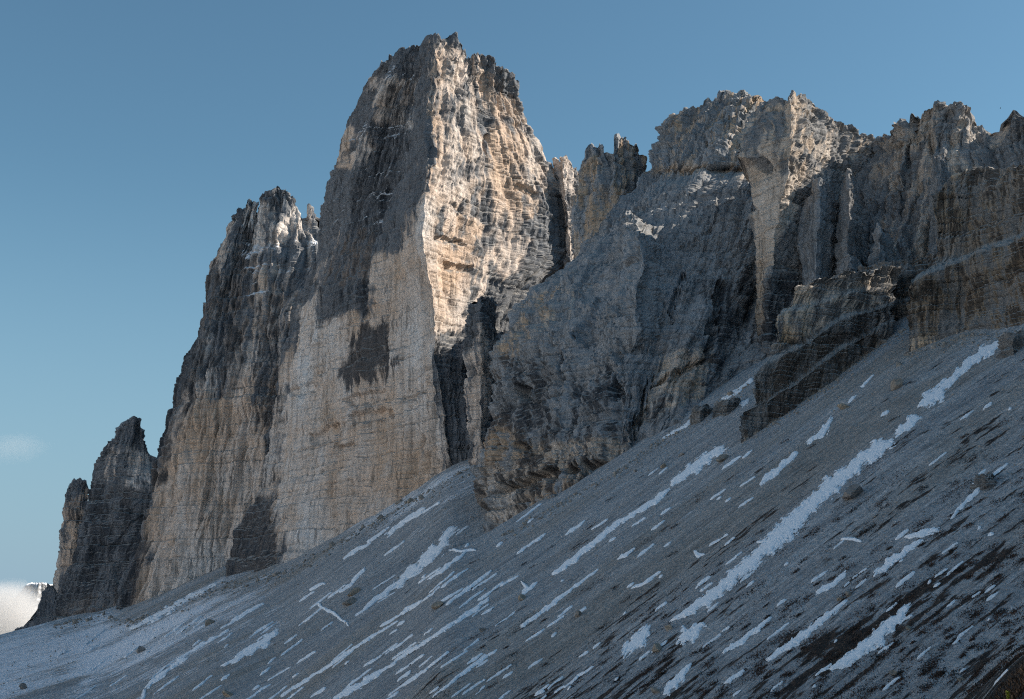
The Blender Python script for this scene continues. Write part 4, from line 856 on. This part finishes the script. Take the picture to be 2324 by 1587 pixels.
def fallen_blocks():
    feet = [((120, 1425), (240, 1385)), ((250, 1405), (300, 1412)), ((300, 1412), (500, 1330)), ((505, 1325), (650, 1297)), ((650, 1297), (920, 1148)), ((920, 1148), (1080, 1052)), ((1140, 1216), (1410, 1066)), ((1410, 1066), (1560, 955)), ((1560, 955), (1700, 868)),
            ((1680, 1000), (1860, 892)), ((1860, 892), (1985, 790)), ((2055, 806), (2182, 764)), ((2182, 764), (2330, 750)), ((1985, 790), (2060, 740))]
    P_ = []
    for (ax, ay), (bx, by) in feet:
        n = int(np.hypot(bx - ax, by - ay) * 1.3); t = rs.rand(n); o = rs.exponential(11, n)
        P_.append(np.stack([ax + (bx - ax) * t + rs.normal(size=n) * 3, ay + (by - ay) * t + o - 2, np.clip(rs.lognormal(0.95, 0.6, n), 1.2, 13) * np.exp(-o / 60)], -1))
    q = np.concatenate(P_); x, y, d = on_ground(q[:, 0], q[:, 1]); g = ~np.isnan(x); x, y, d, r = x[g], y[g], d[g], q[g, 2] * d[g] / 2805 * 0.6; n = len(x)
    V = np.stack([hewn(I1, 700 + i, 7, 0.6) for i in range(6)])[rs.randint(0, 6, n)] * rs.uniform(0.65, 1.3, (n, 1, 3)) * r[:, None, None]
    an = rs.uniform(0, 6.28, n)[:, None]; X = V[..., 0] * np.cos(an) - V[..., 1] * np.sin(an); Y = V[..., 0] * np.sin(an) + V[..., 1] * np.cos(an)
    P = np.stack([X + x[:, None], Y + y[:, None], V[..., 2] + (ground(x, y, 2) + 0.2 * r)[:, None]], -1)
    F = (F1[None] + (np.arange(n) * len(I1))[:, None, None]).reshape(-1, 3); TRI[0] += len(F)
    link('rubble', mesh_from('rubble', P, F, bpy.data.materials['loose_stone']), None, 'fallen rubble heaped along the foot of the walls', 'rubble', None, 'stuff')
fallen_blocks()
def blades(name, mat, x, y, z, h, w, lean, label, cat):
    n = len(x); an = rs.uniform(0, 6.28, n); la = rs.uniform(0, 6.28, n)
    b = np.stack([x, y, z], -1); sx = np.stack([np.cos(an) * w, np.sin(an) * w, np.zeros(n)], -1)
    tip = b + np.stack([np.cos(la) * lean, np.sin(la) * lean, h], -1); midp = b + (tip - b) * 0.55 + np.stack([np.zeros(n), np.zeros(n), h * 0.12], -1)
    V = np.stack([b - sx, b + sx, midp + sx * 0.7, tip, midp - sx * 0.7], 1)
    i = (np.arange(n) * 5)[:, None]
    F = np.concatenate([i + np.array([[0, 1, 2]]), i + np.array([[0, 2, 4]]), i + np.array([[4, 2, 3]])]); TRI[0] += len(F)
    return link(name, mesh_from(name, V, F, mat), None, label, cat, None, 'stuff')
def heath():
    n = 480; px = rs.uniform(900, 2400, n * 6); py = rs.uniform(950, 1600, n * 6)
    w = np.clip((px - 1050) / 1250 * 0.55 + (py - 1050) / 540 * 0.6, 0, 1) ** 1.6
    ok = (rs.rand(n * 6) < w) & (py > 1500 - px * 0.33 + 60); px, py = px[ok][:n], py[ok][:n]
    x, y, d = on_ground(px, py, 0); g = ~np.isnan(x) & (d < 560); x, y, d = x[g], y[g], d[g]; n = len(x)
    L = rs.lognormal(0.75, 0.5, n) * np.clip(d / 260, 0.6, 1.4); W = L * rs.uniform(0.55, 1.0, n)
    m = 130
    q = rs.normal(size=(n, m, 2)) * 0.42
    s_ = q[..., 0] * L[:, None]; t_ = q[..., 1] * W[:, None]
    X = x[:, None] + s_ * MX + t_ * LX; Y = y[:, None] + s_ * MY + t_ * LY
    X, Y = X.ravel(), Y.ravel(); Z = ground(X, Y, 2) - 0.02
    hh = rs.uniform(0.08, 0.3, len(X)); 
    mt, nt, b = node_mat('heath_twigs'); nn = noise_tex(nt, 0.35, (1, 1, 1), 4, 0.8)
    nt.links.new(mixc(nt, ramp(nt, nn, [(0.38, 0), (0.62, 1)]), (0.03, 0.028, 0.025), (0.10, 0.066, 0.055)), b.inputs['Base Color'])
    blades('heath_shrubs', mt, X, Y, Z, hh, rs.uniform(0.05, 0.12, len(X)), rs.uniform(0.05, 0.22, len(X)), 'dark low heath shrubs in tongues on the slope', 'heath')
heath()
def grass():
    n = 16000; a = np.radians(rs.uniform(14, 27, n)); d = 1 / rs.uniform(1 / 190.0, 1 / 55.0, n)
    x, y = np.sin(a) * d, np.cos(a) * d
    clump = perlin(x / 3.0, y / 3.0, 5.5) > -0.05; x, y, d = x[clump], y[clump], d[clump]
    z = ground(x, y, 3) - 0.02; n = len(x)
    mt, nt, b = node_mat('dry_grass'); nn = noise_tex(nt, 0.5, (1, 1, 1), 4, 0.8)
    nt.links.new(mixc(nt, ramp(nt, nn, [(0.35, 0), (0.68, 1)]), (0.020, 0.015, 0.012), (0.055, 0.034, 0.02)), b.inputs['Base Color'])
    blades('dry_grass', mt, x, y, z, rs.uniform(0.2, 0.5, n), rs.uniform(0.012, 0.04, n), rs.uniform(0.1, 0.3, n), 'brown dry grass in the bottom corner of the slope', 'grass')
grass()

def pine_shoot():
    p = PT(2288.0, 1580.0, 1.0); d = 95.0
    for _ in range(40):
        x, y = p[0] * d, p[1] * d
        if float(ground(np.array([x]), np.array([y]), 2)[0]) < p[2] * d - 0.35: break
        d -= 1.5
    z = float(ground(np.array([x]), np.array([y]), 2)[0])
    o = bpy.data.objects.new('dwarf_pine', None); sc.collection.objects.link(o); o.location = (x, y, z)
    o['label'] = 'yellow-green pine shoot poking up at the bottom edge'; o['category'] = 'pine shoot'
    r = np.random.RandomState(3); hgt = p[2] * d - z + 0.15
    m1, nt, b = node_mat('pine_twig'); nt.links.new(mixc(nt, noise_tex(nt, 9), (0.05, 0.035, 0.02), (0.10, 0.07, 0.04)), b.inputs['Base Color'])
    m2, nt, b = node_mat('pine_needles'); nt.links.new(mixc(nt, noise_tex(nt, 9), (0.14, 0.20, 0.03), (0.32, 0.34, 0.08)), b.inputs['Base Color'])
    a = np.linspace(0, 2 * math.pi, 7)[:-1]; zz = np.linspace(-0.1, hgt, 6)
    V = np.stack([np.stack([np.cos(a) * 0.03 * (1.2 - q / hgt), np.sin(a) * 0.03 * (1.2 - q / hgt), 0 * a + q], -1) for q in zz])
    link('stem', mesh_from('stem', V, grid_faces(6, 6, True), m1), o)
    n = 700; h = hgt - 0.5 * r.rand(n) ** 1.3; an = r.uniform(0, 6.28, n); up = r.uniform(0.4, 1.3, n); L = r.uniform(0.10, 0.2, n)
    b0 = np.stack([0 * h, 0 * h, h], -1); dr = np.stack([np.cos(an), np.sin(an), up], -1); dr /= np.linalg.norm(dr, axis=1, keepdims=True)
    sd = np.stack([-np.sin(an), np.cos(an), 0 * an], -1) * 0.012
    V = np.stack([b0 - sd, b0 + sd, b0 + dr * L[:, None]], 1); F = np.arange(n * 3).reshape(-1, 3)
    link('needles', mesh_from('needles', V, F, m2), o)
pine_shoot()
# ------------------------------------------------------------------ a bird in the sky
def bird():
    V = [(0, 0, 0), (0.05, 0.0, 0.035), (-0.05, 0, 0.035), (0, 0, 0.06), (0, -0.20, 0.03), (0, 0.24, 0.02), (0.07, 0.34, 0.02), (-0.07, 0.34, 0.02),
         (0.05, -0.10, 0.04), (0.05, 0.09, 0.04), (0.26, -0.10, 0.14), (0.26, 0.05, 0.13), (0.52, 0.03, 0.20), (-0.05, -0.10, 0.04), (-0.05, 0.09, 0.04), (-0.26, -0.10, 0.14), (-0.26, 0.05, 0.13), (-0.52, 0.03, 0.20)]
    F = [(4, 1, 3), (4, 3, 2), (4, 0, 1), (4, 2, 0), (5, 3, 1), (5, 2, 3), (5, 1, 0), (5, 0, 2), (5, 6, 7), (8, 10, 11), (8, 11, 9), (10, 12, 11), (13, 16, 15), (13, 14, 16), (15, 16, 17)]
    m, nt, b = node_mat('black_feathers'); n = noise_tex(nt, 20, (1, 1, 1)); nt.links.new(mixc(nt, n, (0.012, 0.012, 0.014), (0.03, 0.03, 0.034)), b.inputs['Base Color'])
    o = link('bird', mesh_from('bird', np.array(V), np.array(F), m), None, 'small black bird flying above the crest', 'bird')
    o.location = PT(2270.6, 246.0, 470.0); o.rotation_euler = (0.2, 0.75, 1.2)
bird()

# ------------------------------------------------------------------ clouds
def cloud_mat(name, dens, scale, thr, soft=0.5):
    m = bpy.data.materials.new(name); m.use_nodes = True; nt = m.node_tree; nt.nodes.clear()
    out = nt.nodes.new('ShaderNodeOutputMaterial'); v = nt.nodes.new('ShaderNodeVolumePrincipled')
    v.inputs['Color'].default_value = (0.97, 0.97, 0.97, 1); v.inputs['Anisotropy'].default_value = 0.2
    tc = nt.nodes.new('ShaderNodeTexCoord'); ln = nt.nodes.new('ShaderNodeVectorMath'); ln.operation = 'LENGTH'; nt.links.new(tc.outputs['Object'], ln.inputs[0])
    fall = nt.nodes.new('ShaderNodeMapRange'); fall.inputs['From Min'].default_value = 1.0; fall.inputs['From Max'].default_value = 0.25; nt.links.new(ln.outputs['Value'], fall.inputs['Value'])
    nz = nt.nodes.new('ShaderNodeTexNoise'); nz.inputs['Scale'].default_value = scale; nz.inputs['Detail'].default_value = 5; nz.inputs['Roughness'].default_value = 0.6; nt.links.new(tc.outputs['Object'], nz.inputs['Vector'])
    a = nt.nodes.new('ShaderNodeMath'); a.operation = 'ADD'; nt.links.new(nz.outputs['Fac'], a.inputs[0]); nt.links.new(fall.outputs[0], a.inputs[1])
    mr = nt.nodes.new('ShaderNodeMapRange'); mr.inputs['From Min'].default_value = thr; mr.inputs['From Max'].default_value = thr + soft; mr.inputs['To Max'].default_value = dens; nt.links.new(a.outputs[0], mr.inputs['Value'])
    nt.links.new(mr.outputs[0], v.inputs['Density']); nt.links.new(v.outputs[0], out.inputs['Volume']); return m
def cloud(px, py, Y, rx, ry, rz, mat, label):
    V, F = ico(3)
    o = link('cloud', mesh_from('cloud', V, F, mat), None, label, 'cloud', None, 'stuff')
    o.location = PT(px, py, Y); k = Y / 2805.0; o.scale = (rx * k, ry * k, rz * k)
cloud(-10, 1425, 3600, 150, 120, 125, cloud_mat('cloud_bank', 0.022, 1.8, 0.60), 'white cloud bank wrapped round the distant peak')
cloud(30, 1015, 6000, 110, 60, 50, cloud_mat('cloud_wisp', 0.0016, 2.0, 0.80, 1.0), 'faint wisp of cloud low in the blue sky')
print('all', time.time() - _T0, TRI[0])
